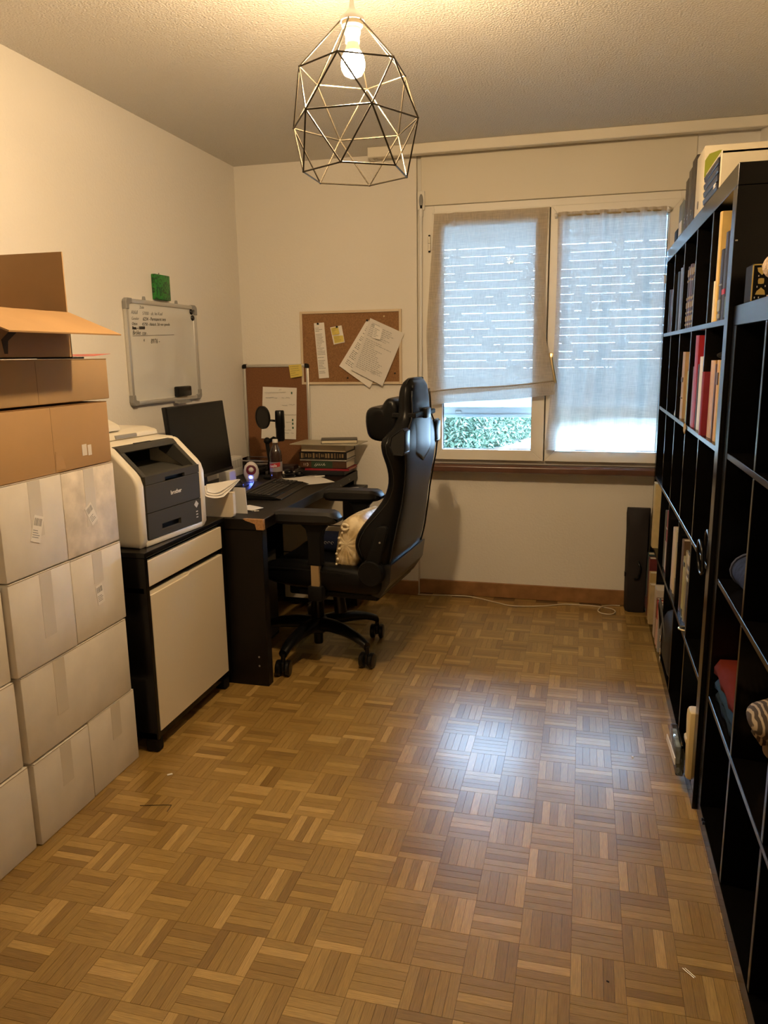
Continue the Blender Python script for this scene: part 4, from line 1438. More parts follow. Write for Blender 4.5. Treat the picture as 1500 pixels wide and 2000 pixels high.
MB().rings(rr).build('rear_skirt', mat('skirt leather', (0.014, 0.014, 0.015), 0.3), ch, local=True)
# armrests
for s in (-1, 1):
    yc = s*0.268
    pad = MB()
    rr = []
    for x, zt, zb, hw in ((-0.062, .712, .692, .030), (-0.050, .732, .684, .042), (-0.02, .738, .682, .050), (0.10, .740, .684, .052), (0.20, .741, .688, .050), (0.222, .734, .692, .045), (0.240, .714, .700, .034)):
        rr.append([(x, yc-hw, zt-.012), (x, yc-hw+.012, zt), (x, yc+hw-.012, zt), (x, yc+hw, zt-.012), (x, yc+hw, zb+.014), (x, yc+hw-.014, zb), (x, yc-hw+.014, zb), (x, yc-hw, zb+.014)])
    arm = pad.rings(rr).build('armrest_pad', mat('armrest pad', (0.016, 0.0155, 0.015), 0.5, spec=0.35), ch, smooth=True, local=True)
    MB().prism([(0.06, .685), (0.19, .685), (0.165, .66), (0.155, .625), (0.155, .505), (0.095, .505), (0.095, .625), (0.088, .66)], 'y', yc-.022, yc+.022, 0.004).build('arm_sleeve', DARKM, ch, smooth=True, local=True)
    MB().box(0.102, 0.144, yc-.016, yc+.016, 0.40, 0.506, 0.003).build('arm_post', mat('arm metal', (0.55, 0.44, 0.28), 0.25, metal=0.9), ch, local=True)
    MB().box(0.088, 0.156, yc-.024, yc+.024, 0.345, 0.412, 0.008, 2).box(0.095, 0.150, min(yc, s*.08), max(yc, s*.08), 0.342, 0.362, 0.004).build('arm_bracket', DARKM, ch, smooth=True, local=True)
# mechanism, gas lift
MB().box(-0.10, 0.10, -0.09, 0.09, 0.300, 0.356, 0.012, 2).build('tilt_mechanism', DARKM, ch, smooth=True, local=True)
MB().tube([(0.105, 0.0, 0.32), (0.118, 0.0, 0.205)], [0.026, 0.030], 16).build('tension_knob', DARK, ch, smooth=True, local=True)
MB().tube([(0.03, -0.08, 0.315), (0.06, -0.19, 0.315), (0.07, -0.24, 0.318)], 0.006, 8).build('tilt_lever', DARK, ch, smooth=True, local=True)
MB().lathe([(0, 0.040), (0.020, 0.040), (0.022, 0.05), (0.022, 0.14), (0.030, 0.145), (0.032, 0.26), (0.036, 0.265), (0.040, 0.305), (0, 0.305)], n=24).build('gas_column', DARK, ch, smooth=True, local=True)
MB().lathe([(0, 0.095), (0.034, 0.095), (0.047, 0.105), (0.050, 0.150), (0.042, 0.168), (0.030, 0.172), (0, 0.172)], n=28).build('hub', DARK, ch, smooth=True, local=True)
for q in range(5):
    a = math.radians(49+72*q)
    d = Vector((math.cos(a), math.sin(a), 0))
    n_ = Vector((-d.y, d.x, 0))
    rr = []
    for r_, zc_, hh, ww in ((0.03, .138, .034, .042), (0.10, .146, .030, .037), (0.18, .142, .026, .031), (0.25, .129, .021, .027), (0.292, .113, .019, .024), (0.318, .099, .019, .021)):
        c = d*r_+Vector((0, 0, zc_))
        rr.append([tuple(c+n_*ww*math.cos(t)*1.0+Vector((0, 0, 1))*hh*math.sin(t)) for t in [i*PI/6 for i in range(12)]])
    MB().rings(rr).build('base_leg', DARK, ch, smooth=True, local=True)
    cpos = d*0.318
    ca = a+(0.9, -0.5, 2.2, 0.3, -1.2)[q]
    wd = Vector((math.cos(ca), math.sin(ca), 0))
    T0 = Matrix.Translation((cpos.x, cpos.y, 0)) @ Matrix.Rotation(ca, 4, 'Z')
    cs = MB().tube([(0, 0, 0.100), (0, 0, 0.060)], 0.010, 10).box(-0.022, 0.022, -0.009, 0.009, 0.022, 0.068, 0.008, 2)
    cs.xf(T0)
    cst = cs.build('caster', DARK, ch, smooth=True, local=True)
    for s in (-1, 1):
        MB().lathe([(0, -0.011), (0.031, -0.011), (0.0355, -0.006), (0.0355, 0.006), (0.031, 0.011), (0.014, 0.0125), (0, 0.0125)], n=24, T=T0 @ Matrix.Translation((0, s*0.021, 0.0358)) @ Matrix.Rotation(-s*PI/2, 4, 'X')).build('caster_wheel', DARK, cst, smooth=True, local=True)

# bolster cushion leaning in the chair
cm_, nt, bs = nmat('cream satin')
L = nt.links.new
tc = nt.nodes.new('ShaderNodeTexCoord')
vo = nt.nodes.new('ShaderNodeTexNoise')
vo.inputs['Scale'].default_value = 26
vo.inputs['Detail'].default_value = 4
L(tc.outputs['Object'], vo.inputs['Vector'])
rp_ = nt.nodes.new('ShaderNodeValToRGB')
rp_.color_ramp.elements[0].position = 0.40
rp_.color_ramp.elements[0].color = (0.50, 0.38, 0.20, 1)
rp_.color_ramp.elements[1].position = 0.62
rp_.color_ramp.elements[1].color = (0.74, 0.63, 0.42, 1)
L(vo.outputs[0], rp_.inputs[0])
L(rp_.outputs[0], bs.inputs['Base Color'])
bs.inputs['Roughness'].default_value = 0.45
bump_ = nt.nodes.new('ShaderNodeBump')
bump_.inputs['Strength'].default_value = 0.5
bump_.inputs['Distance'].default_value = 0.006
L(vo.outputs[0], bump_.inputs['Height'])
L(bump_.outputs[0], bs.inputs['Normal'])
cush = thing('bolster_cushion', 'cream satin bolster cushion with gathered end standing in the gaming chair', 'cushion', (-1.178, 3.258, 0), rotz=math.radians(-4.9))
prof = [(0.300, 0.712), (0.255, 0.708), (0.222, 0.685), (0.205, 0.64), (0.194, 0.58), (0.186, 0.52), (0.184, 0.475), (0.196, 0.462), (0.235, 0.468), (0.272, 0.480), (0.300, 0.53), (0.322, 0.60), (0.335, 0.67)]
pc_ = Vector((0.245, 0.59))
rr = []
NPF = 4
rcu = random.Random(8)
for y, s in ((-0.226, 0.10), (-0.229, 0.40), (-0.225, 0.72), (-0.212, 0.93), (-0.19, 1.0), (-0.1, 0.98), (-0.02, 0.94), (0.06, 0.90), (0.12, 0.86), (0.145, 0.7), (0.15, 0.3)):
    ring = []
    for i in range(len(prof)):
        p0, p1 = Vector(prof[i]), Vector(prof[(i+1) % len(prof)])
        for q in range(NPF):
            p = p0.lerp(p1, q/NPF)
            kf = math.sin((i*NPF+q)*2.05)
            amp = 0.003 if 0.2 < s < 0.99 else 0.0015
            ss = s*(1+(0.022*kf if 0.2 < s < 0.99 else 0))
            c = pc_+(p-pc_)*ss
            ring.append((c.x, y+amp*kf, c.y))
    rr.append(ring)
MB().rings(rr).build('cover', cm_, cush, smooth='all', local=True)
mb = MB()
for i in range(9):
    t = i/8
    mb.ball((0.232-0.035*t+0.006*math.sin(i*2.2), -0.2345, 0.665-0.185*t), 0.0065-0.001*(i % 2), u=8, v=6)
mb.tube([(0.20, -0.23, 0.475), (0.193, -0.238, 0.45), (0.197, -0.238, 0.432)], 0.003, 6)
mb.ball((0.198, -0.238, 0.428), 0.006, u=8, v=6)
mb.tube([(0.245+0.016*math.cos(q*PI/6), -0.2335, 0.668+0.012*math.sin(q*PI/6)) for q in range(13)], 0.006, 6)
mb.build('gathered_seam', mat('cushion trim', (0.80, 0.70, 0.50), 0.4), cush, smooth='all', local=True)
b = thing('folded_cloth', 'dark navy folded cloth with faint pale lettering on the chair seat', 'cloth', (-1.13, 3.36, 0.474))
MB().box(-1.20, -1.085, 3.30, 3.44, 0.476, 0.548, 0.02, 3).build('cloth', mat('navy cloth', (0.010, 0.013, 0.032), 0.85, spec=0.08), b, smooth=True)
mb = MB()
for q in range(5):
    mb.tube([(-1.178+q*0.017+0.006*math.cos(i*PI/4), 3.2985, 0.520+0.006*math.sin(i*PI/4)) for i in range(1+5+q % 3)], 0.0011, 5)
mb.build('lettering', GREYP, b)

# ------------------------------------------------------------------ whiteboard, canvas, cork boards
wb = thing('whiteboard', 'whiteboard with handwritten sums hanging on the left wall', 'whiteboard', (XL, 3.32, 1.17))
WY0, WY1, WZ0, WZ1 = 3.006, 3.634, 1.171, 1.631
mb = MB()
mb.box(XL, XL+0.012, WY0+0.01, WY1-0.01, WZ0+0.01, WZ1-0.01)
mb.build('writing_surface', WBOARD, wb)
mb = MB()
for y0, y1, z0, z1 in ((WY0, WY0+0.019, WZ0+0.03, WZ1-0.03), (WY1-0.019, WY1, WZ0+0.03, WZ1-0.03), (WY0+0.03, WY1-0.03, WZ0, WZ0+0.019), (WY0+0.03, WY1-0.03, WZ1-0.019, WZ1)):
    MB().box(XL+0.001, XL+0.020, y0, y1, z0, z1, 0.004, 2).build('frame_bar', SILVER, wb, smooth=True)
for y, sy in ((WY0, 1), (WY1, -1)):
    for z, sz in ((WZ0, 1), (WZ1, -1)):
        T = Matrix.Translation((0, y, z)) @ Matrix.Diagonal((1, sy, sz, 1))
        MB().prism([(-0.002, 0.014), (0.003, 0.004), (0.014, -0.002), (0.046, -0.002), (0.046, 0.021), (0.028, 0.023), (0.023, 0.028), (0.021, 0.046), (-0.002, 0.046)], 'x', XL+0.0005, XL+0.023, 0.003, T=T).build('corner_cap', GREYP, wb)
for y in (3.172, 3.458):
    MB().prism([(-0.008, 0), (0.008, 0), (0.004, 0.016), (-0.004, 0.016)], 'x', XL+0.001, XL+0.012, 0.001, T=Matrix.Translation((0, y, WZ1))).build('hanging_clip', GREYP, wb)
MB().prism([(XL+0.018, 1.165), (XL+0.05, 1.160), (XL+0.05, 1.164), (XL+0.02, 1.172)], 'y', 3.36, 3.475).build('pen_tray', GREYP, wb)
XW = XL+0.0123


def wline(mb, y, z, s, size, sh_=0.25, bold=0.0, tilt=0.03):
    T = Matrix.Translation((XW, y, z)) @ Matrix.Rotation(tilt, 4, 'X') @ frame((0, 0, 0), (0, 1, 0), (0, 0, 1))
    text_bm(mb, s, size, T, shear=sh_, bold=bold)


m1 = mat('faded marker', (0.20, 0.20, 0.20), 0.6)
m2 = mat('black marker', (0.02, 0.02, 0.022), 0.5)
mb = MB()
wline(mb, 3.122, 1.592, 'Ziele', 0.018)
wline(mb, 3.052, 1.566, 'Abfall', 0.023)
wline(mb, 3.142, 1.566, '57000 - alt. bei Kauf', 0.021)
wline(mb, 3.052, 1.541, 'Gender', 0.019)
mb.build('faded_writing', m1, wb)
mb = MB()
wline(mb, 3.142, 1.541, '6234 - Permanent neu', 0.022)
wline(mb, 3.052, 1.519, 'Ottos', 0.018)
wline(mb, 3.132, 1.519, '45750 - Abdach. Stk von spende', 0.0185)
wline(mb, 3.052, 1.501, 'Rum. - 100000', 0.017, bold=0.0012)
wline(mb, 3.052, 1.478, 'Bröke', 0.026)
wline(mb, 3.125, 1.478, '1200 -', 0.018)
wline(mb, 3.135, 1.449, '4', 0.018)
wline(mb, 3.195, 1.442, '8976 -', 0.030)
mb.box(XW, XW+0.0004, 3.051, 3.41, 1.4715, 1.4735, T=Matrix.Translation((0, 3.05, 1.47)) @ Matrix.Rotation(0.035, 4, 'X') @ Matrix.Translation((0, -3.05, -1.47)))
mb.build('dark_writing', m2, wb)
er = MB().box(XW, XW+0.026, 3.372, 3.502, 1.192, 1.240, 0.006, 2).build('board_eraser', DARK, smooth=True)
tag(er, 'black magnetic eraser at the bottom of the whiteboard', 'eraser')
for q, (y, z, lab) in enumerate(((3.588, 1.600, 'upper black magnet'), (3.597, 1.571, 'lower black magnet'))):
    o = MB().lathe([(0, 0), (0.013, 0), (0.014, 0.003), (0.011, 0.008), (0, 0.009)], n=20, T=Matrix.Translation((XW, y, z)) @ Matrix.Rotation(PI/2, 4, 'Y')).build('magnet', DARK, smooth=True)
    tag(o, lab+' in the top right corner of the whiteboard', 'magnet')
gm, nt, bs = nmat('green painting')
L = nt.links.new
tc = nt.nodes.new('ShaderNodeTexCoord')
nz = nt.nodes.new('ShaderNodeTexNoise')
nz.inputs['Scale'].default_value = 38
nz.inputs['Detail'].default_value = 5
nz.inputs['Distortion'].default_value = 2.0
L(tc.outputs['Object'], nz.inputs['Vector'])
rp_ = nt.nodes.new('ShaderNodeValToRGB')
rp_.color_ramp.elements[0].position = 0.36
rp_.color_ramp.elements[0].color = (0.004, 0.035, 0.012, 1)
rp_.color_ramp.elements[1].position = 0.56
rp_.color_ramp.elements[1].color = (0.02, 0.22, 0.025, 1)
L(nz.outputs[0], rp_.inputs[0])
L(rp_.outputs[0], bs.inputs['Base Color'])
bs.inputs['Roughness'].default_value = 0.4
gp = thing('green_canvas', 'small green painted canvas hanging above the whiteboard', 'painting', (XL, 3.315, 1.640))
MB().box(XL+0.001, XL+0.022, 3.256, 3.386, 1.640, 1.753, 0.003, 2).build('canvas', gm, gp, smooth=True)
MB().tube([(XL+0.002, 3.320, 1.752), (XL+0.004, 3.322, 1.762)], 0.003, 6).build('wall_nail', GREYP, gp)

c1 = thing('cork_board', 'cork board with pale wooden frame hanging high on the back wall', 'pinboard', (-1.275, YB, 1.22))
MB().box(-1.558, -0.986, YB-0.010, YB-0.001, 1.222, 1.614).build('cork_sheet', CORK, c1)
mb = MB()
FR = mat('pale pine', (0.68, 0.56, 0.40), 0.5)
for x0, x1, z0, z1 in ((-1.566, -1.552, 1.216, 1.621), (-0.992, -0.978, 1.216, 1.621), (-1.5518, -0.9922, 1.216, 1.230), (-1.5518, -0.9922, 1.607, 1.621)):
    MB().box(x0, x1, YB-0.017, YB-0.0005, z0, z1, 0.002).build('frame_bar', FR, c1)
for x, z in ((-1.076, 1.583), (-1.292, 1.252), (-1.018, 1.276)):
    tag(MB().lathe([(0, 0), (0.005, 0), (0.004, 0.005), (0, 0.006)], n=12, T=Matrix.Translation((x, YB-0.0102, z)) @ Matrix.Rotation(PI/2, 4, 'X')).build('push_pin', BRASS if z > 1.5 else DARK),
        {1.583: 'pale push pin near the top right of the hanging cork board', 1.252: 'dark push pin low on the hanging cork board beside the sheets', 1.276: 'dark push pin in the lower right corner of the hanging cork board'}[z], 'push pin')


def pinned(name, label, quad, y, m=PAPER, lines=0, seed=0, pin=None, head=False, cat='paper', margin=0.08, lcol=INKG, bulge=0.004):
    """paper quad on the back wall: corners TL, TR, BR, BL as (x,z)"""
    c_ = [Vector((p[0], 0, p[1])) for p in quad]

    def f(u, v):
        p = c_[0]*(1-u)*(1-v)+c_[1]*u*(1-v)+c_[2]*u*v+c_[3]*(1-u)*v
        return Vector((p.x, y-bulge*v*v-0.0015*math.sin(PI*u)*v, p.z))
    t = thing(name, label, cat, ((c_[0].x+c_[2].x)/2, y, min(p[1] for p in quad)))
    MB().grid(f, 6, 10).build('sheet', m, t, solid=0.0006)
    rg = random.Random(seed)
    if lines:
        mb = MB()
        hgt = 1.0/lines
        for i in range(lines):
            v0 = margin+(1-2*margin)*(i+0.2)*hgt
            if rg.random() < 0.12:
                continue
            u = margin
            ue = margin+(1-2*margin)*(rg.uniform(0.35, 0.95))
            while u < ue:
                du = min(rg.uniform(0.03, 0.10), ue-u)
                v1 = v0+hgt*0.34
                q = [f(u, v0), f(u+du, v0), f(u+du, v1), f(u, v1)]
                mb.poly([a+Vector((0, -0.0012, 0)) for a in q])
                u += du+0.018
        if head:
            for q in range(4):
                v0 = 0.06+q*0.018
                mb.poly([f(a, b_)+Vector((0, -0.0013, 0)) for a, b_ in ((0.10, v0), (0.32, v0), (0.32, v0+0.009), (0.10, v0+0.009))])
            pts = [f(0.60+0.03*i, 0.86+0.02*math.sin(i*1.7)-0.006*i)+Vector((0, -0.0013, 0)) for i in range(9)]
            mb.tube(pts, 0.0009, 5)
            for q in range(4):
                v0 = 0.84+q*0.016
                mb.poly([f(a, b_)+Vector((0, -0.0012, 0)) for a, b_ in ((0.55, v0), (0.68, v0), (0.68, v0+0.006), (0.55, v0+0.006))])
        mb.build('printed_lines', lcol, t)
    if pin:
        MB().lathe([(0, 0), (0.005, 0), (0.0035, 0.006), (0.0055, 0.010), (0, 0.011)], n=12, T=Matrix.Translation((pin[0], y-0.001, pin[1])) @ Matrix.Rotation(PI/2, 4, 'X')).build('push_pin', DARK, t, smooth=True)
    return t


yy = YB-0.0115
pinned('receipt', 'long narrow till receipt pinned at the left of the hanging cork board', [(-1.483, 1.556), (-1.423, 1.559), (-1.401, 1.254), (-1.461, 1.250)], yy, lines=30, seed=4, pin=(-1.458, 1.552))
pinned('note_card', 'small card with yellow notes pinned right of the receipt', [(-1.388, 1.531), (-1.321, 1.541), (-1.303, 1.448), (-1.368, 1.437)], yy, PAPER, lines=0, pin=(-1.346, 1.533))
pinned('sticky_note', 'upper yellow sticky note on the small pinned card', [(-1.383, 1.527), (-1.341, 1.534), (-1.331, 1.494), (-1.374, 1.488)], yy-0.002, YELLOW, lines=4, seed=2, cat='sticky note', lcol=mat('pale ink', (0.45, 0.36, 0.10), 0.7), bulge=0.005)
pinned('sticky_note', 'lower yellow sticky note on the small pinned card', [(-1.371, 1.484), (-1.313, 1.486), (-1.306, 1.452), (-1.361, 1.444)], yy-0.003, YELLOW, lines=4, seed=3, cat='sticky note', lcol=mat('pale ink', (0.45, 0.36, 0.10), 0.7), bulge=0.004)
pinned('letter', 'printed sheet tucked behind the large letter on the hanging cork board', [(-1.172, 1.570), (-1.02, 1.46), (-1.161, 1.196), (-1.337, 1.319)], yy, lines=24, seed=9, margin=0.1, pin=(-1.170, 1.564), bulge=0.010)
pinned('letter', 'large tilted printed letter with signature pinned on the hanging cork board', [(-1.152, 1.576), (-0.962, 1.490), (-1.084, 1.208), (-1.262, 1.296)], yy-0.007, mat('letter paper', (0.72, 0.69, 0.65), 0.7), lines=25, seed=12, head=True, bulge=0.016, lcol=mat('pale print', (0.42, 0.41, 0.39), 0.7))
pinned('slip', 'small folded slip stuck on the upper part of the large letter', [(-1.124, 1.540), (-1.082, 1.516), (-1.095, 1.457), (-1.141, 1.470)], yy-0.014, lines=7, seed=14)

c2 = thing('cork_board', 'metal framed cork board standing on the desk in the back corner', 'pinboard', (-1.722, 4.19, 0.7272))
lean = 0.0
MB().box(-1.918, -1.530, YB-0.014, YB-0.003, 0.735, 1.325).build('cork_sheet', mat('dark cork', (0.205, 0.088, 0.034), 0.85, var=0.2, vscale=170), c2)
for x0, x1, z0, z1 in ((-1.927, -1.910, 0.75, 1.312), (-1.538, -1.521, 0.75, 1.312), (-1.906, -1.542, 0.7275, 0.745), (-1.906, -1.542, 1.316, 1.333)):
    MB().box(x0, x1, YB-0.022, YB-0.001, z0, z1, 0.004, 2).build('frame_bar', SILVER, c2, smooth=True)
for x, sx in ((-1.929, 1), (-1.519, -1)):
    for z, sz in ((0.7274, 1), (1.335, -1)):
        T = Matrix.Translation((x, 0, z)) @ Matrix.Diagonal((sx, 1, sz, 1))
        MB().prism([(0, 0.012), (0.003, 0.004), (0.012, 0), (0.026, 0), (0.026, 0.019), (0.019, 0.026), (0, 0.026)], 'y', YB-0.025, YB-0.0005, 0.002, T=T).build('corner_cap', DARK, c2)
pinned('sticky_note', 'yellow sticky note at the top right of the standing cork board', [(-1.639, 1.327), (-1.562, 1.331), (-1.556, 1.265), (-1.628, 1.254)], YB-0.024, YELLOW, lines=5, seed=6, cat='sticky note', lcol=mat('pale ink', (0.45, 0.36, 0.10), 0.7))
sht = pinned('handwritten_sheet', 'handwritten white sheet pinned on the standing cork board behind the microphone', [(-1.807, 1.205), (-1.598, 1.198), (-1.612, 0.902), (-1.829, 0.905)], YB-0.016, lines=0, bulge=0.005)
mb, mg, mbl = MB(), MB(), MB()
rg = random.Random(21)
for (x0, z, n_, tgt) in ((-1.795, 1.172, 15, mb), (-1.705, 1.187, 2, mb), (-1.79, 1.142, 6, mbl), (-1.735, 1.140, 2, mb), (-1.69, 1.142, 2, mb), (-1.665, 1.141, 3, mb), (-1.69, 1.097, 4, mb), (-1.645, 1.102, 4, mb), (-1.70, 1.043, 11, mb), (-1.78, 1.01, 6, mb), (-1.67, 1.00, 4, mb), (-1.69, 0.955, 6, mb), (-1.68, 0.938, 3, mbl), (-1.64, 0.938, 2, mb)):
    pts = []
    for i in range(n_*4):
        pts.append((x0+i*0.0022, YB-0.0222, z+rg.uniform(-0.0025, 0.0035)))
    tgt.tube(pts, 0.0007, 4)
for z in (1.170, 1.015, 0.994, 0.970):
    mg.box(-1.632, -1.624, YB-0.0226, YB-0.0215, z-0.007, z+0.005)
mb.build('handwriting', mat('pencil', (0.32, 0.31, 0.30), 0.7), sht)
mg.build('green_marks', mat('green marker', (0.03, 0.13, 0.07), 0.6), sht)
mbl.build('blue_marks', mat('blue marker', (0.05, 0.12, 0.22), 0.6), sht)

# ------------------------------------------------------------------ bookcases on the right
CELL, TH = 0.335, 0.016


def bookcase(name, label, xf_, ynear, n, edge, x1):
    yfar = ynear+2*edge+n*CELL+(n-1)*TH
    ht = 2*edge+n*CELL+(n-1)*TH
    t = thing(name, label, 'bookcase', ((xf_+x1)/2, (ynear+yfar)/2, 0))
    e = 0.0012
    MB().box(xf_, x1, ynear, yfar, ht-edge, ht, e).build('top_panel', BLACKW, t)
    MB().box(xf_, x1, ynear, yfar, 0.0005, edge, e).build('bottom_panel', BLACKW, t)
    for y0 in (ynear, yfar-edge):
        MB().box(xf_, x1, y0, y0+edge, edge+0.0003, ht-edge-0.0003, e).build('side_panel', BLACKW, t)
    for k in range(1, n):
        z = edge+k*(CELL+TH)-TH
        MB().box(xf_+0.001, x1, ynear+edge+0.0003, yfar-edge-0.0003, z, z+TH, e).build('shelf', BLACKW, t)
    for r in range(n):
        z0 = edge+r*(CELL+TH)
        for k in range(1, n):
            y = ynear+edge+k*(CELL+TH)-TH
            MB().box(xf_+0.0015, x1, y, y+TH, z0+0.0003, z0+CELL-0.0003, e).build('divider', BLACKW, t)
    MB().box(xf_+0.004, xf_+0.010, ynear-0.0008, ynear, ht*0.895, ht*0.897).build('cam_cap', GREYP, t)
    return t, ht, yfar


A_X, A_Y, A_E = 0.3668, 2.2793, 0.0555
B_X, B_E = 0.379, 0.051
B_Y = 2.2689-(2*B_E+4*CELL+3*TH)
bookcase('bookcase', 'tall black bookcase of five rows filled with books, next to the window', A_X, A_Y, 5, A_E, 0.752)
bookcase('bookcase', 'lower black bookcase of four rows nearest the camera, mostly empty', B_X, B_Y, 4, B_E, 0.752)


def az(r):
    return A_E+r*(CELL+TH)+0.0006


def bz(r):
    return B_E+r*(CELL+TH)+0.0006


ORD = ['first', 'second', 'third', 'fourth', 'fifth', 'sixth', 'seventh']
BAY = ['nearest bay of tall bookcase', 'second bay of tall bookcase', 'middle bay of tall bookcase', 'fourth bay of tall bookcase', 'farthest bay of tall bookcase']
ROWN = ['bottom row', 'lower row', 'middle row', 'upper row', 'top row']
PGS = mat('page block', (0.66, 0.58, 0.43), 0.8)


def upright(label, y0, y1, z0, h, x0, depth, col, kind='book', lean=0.0, deco=None, group=None, rough=0.42, open_side=False):
    """book standing, spine towards -x, thickness y0..y1"""
    t = thing('book' if kind == 'book' else 'binder', label, kind, (x0+depth/2, (y0+y1)/2, z0), group=group)
    th = y1-y0
    c = min(0.0028, th*0.22)
    z1 = z0+h
    mb = MB()
    # rounded spine
    pts = [(x0+depth, y0), (x0+0.004, y0), (x0+0.001, y0+th*0.2), (x0, y0+th*0.5), (x0+0.001, y1-th*0.2), (x0+0.004, y1), (x0+depth, y1), (x0+depth, y1-c), (x0+0.006, y1-c), (x0+0.006, y0+c), (x0+depth, y0+c)]
    mb.prism(pts, 'z', z0, z1)
    mb.build('cover', cm(col, rough), t)
    if th > 2.2*c+0.001:
        MB().box(x0+0.007, x0+depth-0.003, y0+c+0.0003, y1-c-0.0003, z0+0.003, z1-0.003).build('pages', PGS, t)
    if deco:
        mb = MB()
        dcol, bands = deco
        for (a, b_) in bands:
            mb.box(x0-0.0006, x0+0.003, y0+th*0.12, y1-th*0.12, z0+h*a, z0+h*b_)
        mb.build('spine_print', cm(dcol, 0.45), t)
    return t


def cell_books(r, cidx, x0, items, group=None):
    """items: list of (colour word, rgb, y_far, y_near, height, depth, kind, deco)"""
    z0 = az(r)
    g = group or 'books in the %s, %s' % (ROWN[r], BAY[cidx])
    for i, it in enumerate(items):
        cw, rgb, ya, yb, h, d, kind = it[:7]
        deco = it[7] if len(it) > 7 else None
        xx = x0+(it[8] if len(it) > 8 else 0)
        upright('%s %s, %s from left, %s, %s' % (cw, kind, ORD[i], ROWN[r], BAY[cidx]), yb, ya, z0, h, xx, d, rgb, kind, deco=deco, group=g)


X_ = A_X+0.012
GOLD = (0.30, 0.22, 0.10)
gb = [(0.05, 0.08), (0.12, 0.2), (0.24, 0.27), (0.33, 0.42), (0.46, 0.50), (0.75, 0.78), (0.84, 0.95)]
# top row
cell_books(4, 4, X_, [('dark slate', (0.035, 0.037, 0.045), 4.02, 3.985, 0.20, 0.17, 'paperback'), ('maroon', (0.075, 0.018, 0.014), 3.945, 3.895, 0.195, 0.17, 'hardback'), ('dark brown', (0.05, 0.028, 0.018), 3.885, 3.83, 0.19, 0.16, 'hardback'), ('thin grey', (0.12, 0.115, 0.11), 3.80, 3.785, 0.16, 0.15, 'booklet')])
cell_books(4, 3, X_, [('black', (0.012, 0.012, 0.014), 3.70, 3.64, 0.25, 0.2, 'folder'), ('grey blue', (0.22, 0.24, 0.29), 3.60, 3.535, 0.256, 0.21, 'folder'), ('navy', (0.015, 0.017, 0.03), 3.525, 3.49, 0.262, 0.21, 'folder'), ('pale grey', (0.34, 0.35, 0.37), 3.48, 3.452, 0.266, 0.21, 'folder'), ('charcoal', (0.03, 0.03, 0.032), 3.442, 3.405, 0.262, 0.21, 'folder')])
cell_books(4, 2, X_, [('dark brown gilded', (0.04, 0.022, 0.014), 3.335, 3.285, 0.235, 0.18, 'hardback', (GOLD, gb)), ('deep red gilded', (0.075, 0.02, 0.022), 3.275, 3.215, 0.238, 0.18, 'hardback', (GOLD, gb)), ('black gilded', (0.015, 0.012, 0.01), 3.205, 3.16, 0.232, 0.18, 'hardback', (GOLD, gb)), ('brown ornate', (0.07, 0.035, 0.02), 3.15, 3.10, 0.238, 0.18, 'hardback', (GOLD, gb)), ('olive ornate', (0.085, 0.075, 0.05), 3.09, 3.045, 0.242, 0.18, 'hardback', (GOLD, gb))])
cell_books(4, 1, X_+0.005, [('orange brown', (0.20, 0.085, 0.022), 2.735, 2.722, 0.225, 0.25, 'folder'), ('thin cream', (0.62, 0.52, 0.38), 2.712, 2.704, 0.15, 0.2, 'booklet')])
cell_books(4, 0, X_, [('short white', (0.76, 0.68, 0.53), 2.660, 2.640, 0.125, 0.13, 'booklet'), ('slim grey', (0.16, 0.15, 0.13), 2.630, 2.612, 0.175, 0.15, 'booklet', ((0.5, 0.45, 0.35), [(0.05, 0.2), (0.3, 0.4)])), ('tall yellow', (0.66, 0.46, 0.16), 2.606, 2.568, 0.318, 0.26, 'ring binder', None, -0.004), ('glossy black', (0.012, 0.012, 0.016), 2.56, 2.505, 0.205, 0.17, 'hardback', ((0.24, 0.26, 0.25), [(0.04, 0.1), (0.14, 0.3), (0.5, 0.52)])), ('black red-banded', (0.014, 0.012, 0.018), 2.495, 2.44, 0.245, 0.17, 'hardback', ((0.45, 0.02, 0.04), [(0.30, 0.36)])), ('dark violet', (0.02, 0.013, 0.03), 2.432, 2.385, 0.247, 0.17, 'hardback', ((0.06, 0.09, 0.06), [(0.03, 0.26)])), ('tall pale yellow', (0.68, 0.54, 0.26), 2.376, 2.352, 0.252, 0.18, 'paperback')])
# second row from the top
cell_books(3, 2, X_, [('large tan', (0.48, 0.32, 0.155), 3.345, 3.275, 0.262, 0.24, 'hardback', ((0.10, 0.07, 0.04), [(0.3, 0.32), (0.55, 0.62)])), ('yellow green', (0.40, 0.40, 0.14), 3.165, 3.138, 0.19, 0.15, 'paperback'), ('white', (0.66, 0.62, 0.54), 3.128, 3.098, 0.185, 0.15, 'paperback'), ('pale cream', (0.62, 0.53, 0.38), 3.088, 3.062, 0.17, 0.15, 'paperback')])
cell_books(3, 1, X_, [('slim mauve', (0.26, 0.16, 0.17), 3.01, 2.972, 0.21, 0.16, 'hardback'), ('large bright red', (0.32, 0.012, 0.018), 2.962, 2.895, 0.318, 0.28, 'ring binder', None, -0.004), ('dark grey', (0.05, 0.05, 0.055), 2.887, 2.862, 0.22, 0.16, 'paperback'), ('white spined', (0.66, 0.65, 0.60), 2.852, 2.80, 0.246, 0.18, 'hardback'), ('beige', (0.58, 0.40, 0.22), 2.79, 2.735, 0.248, 0.18, 'hardback'), ('pink beige', (0.56, 0.38, 0.27), 2.725, 2.695, 0.244, 0.18, 'paperback')])
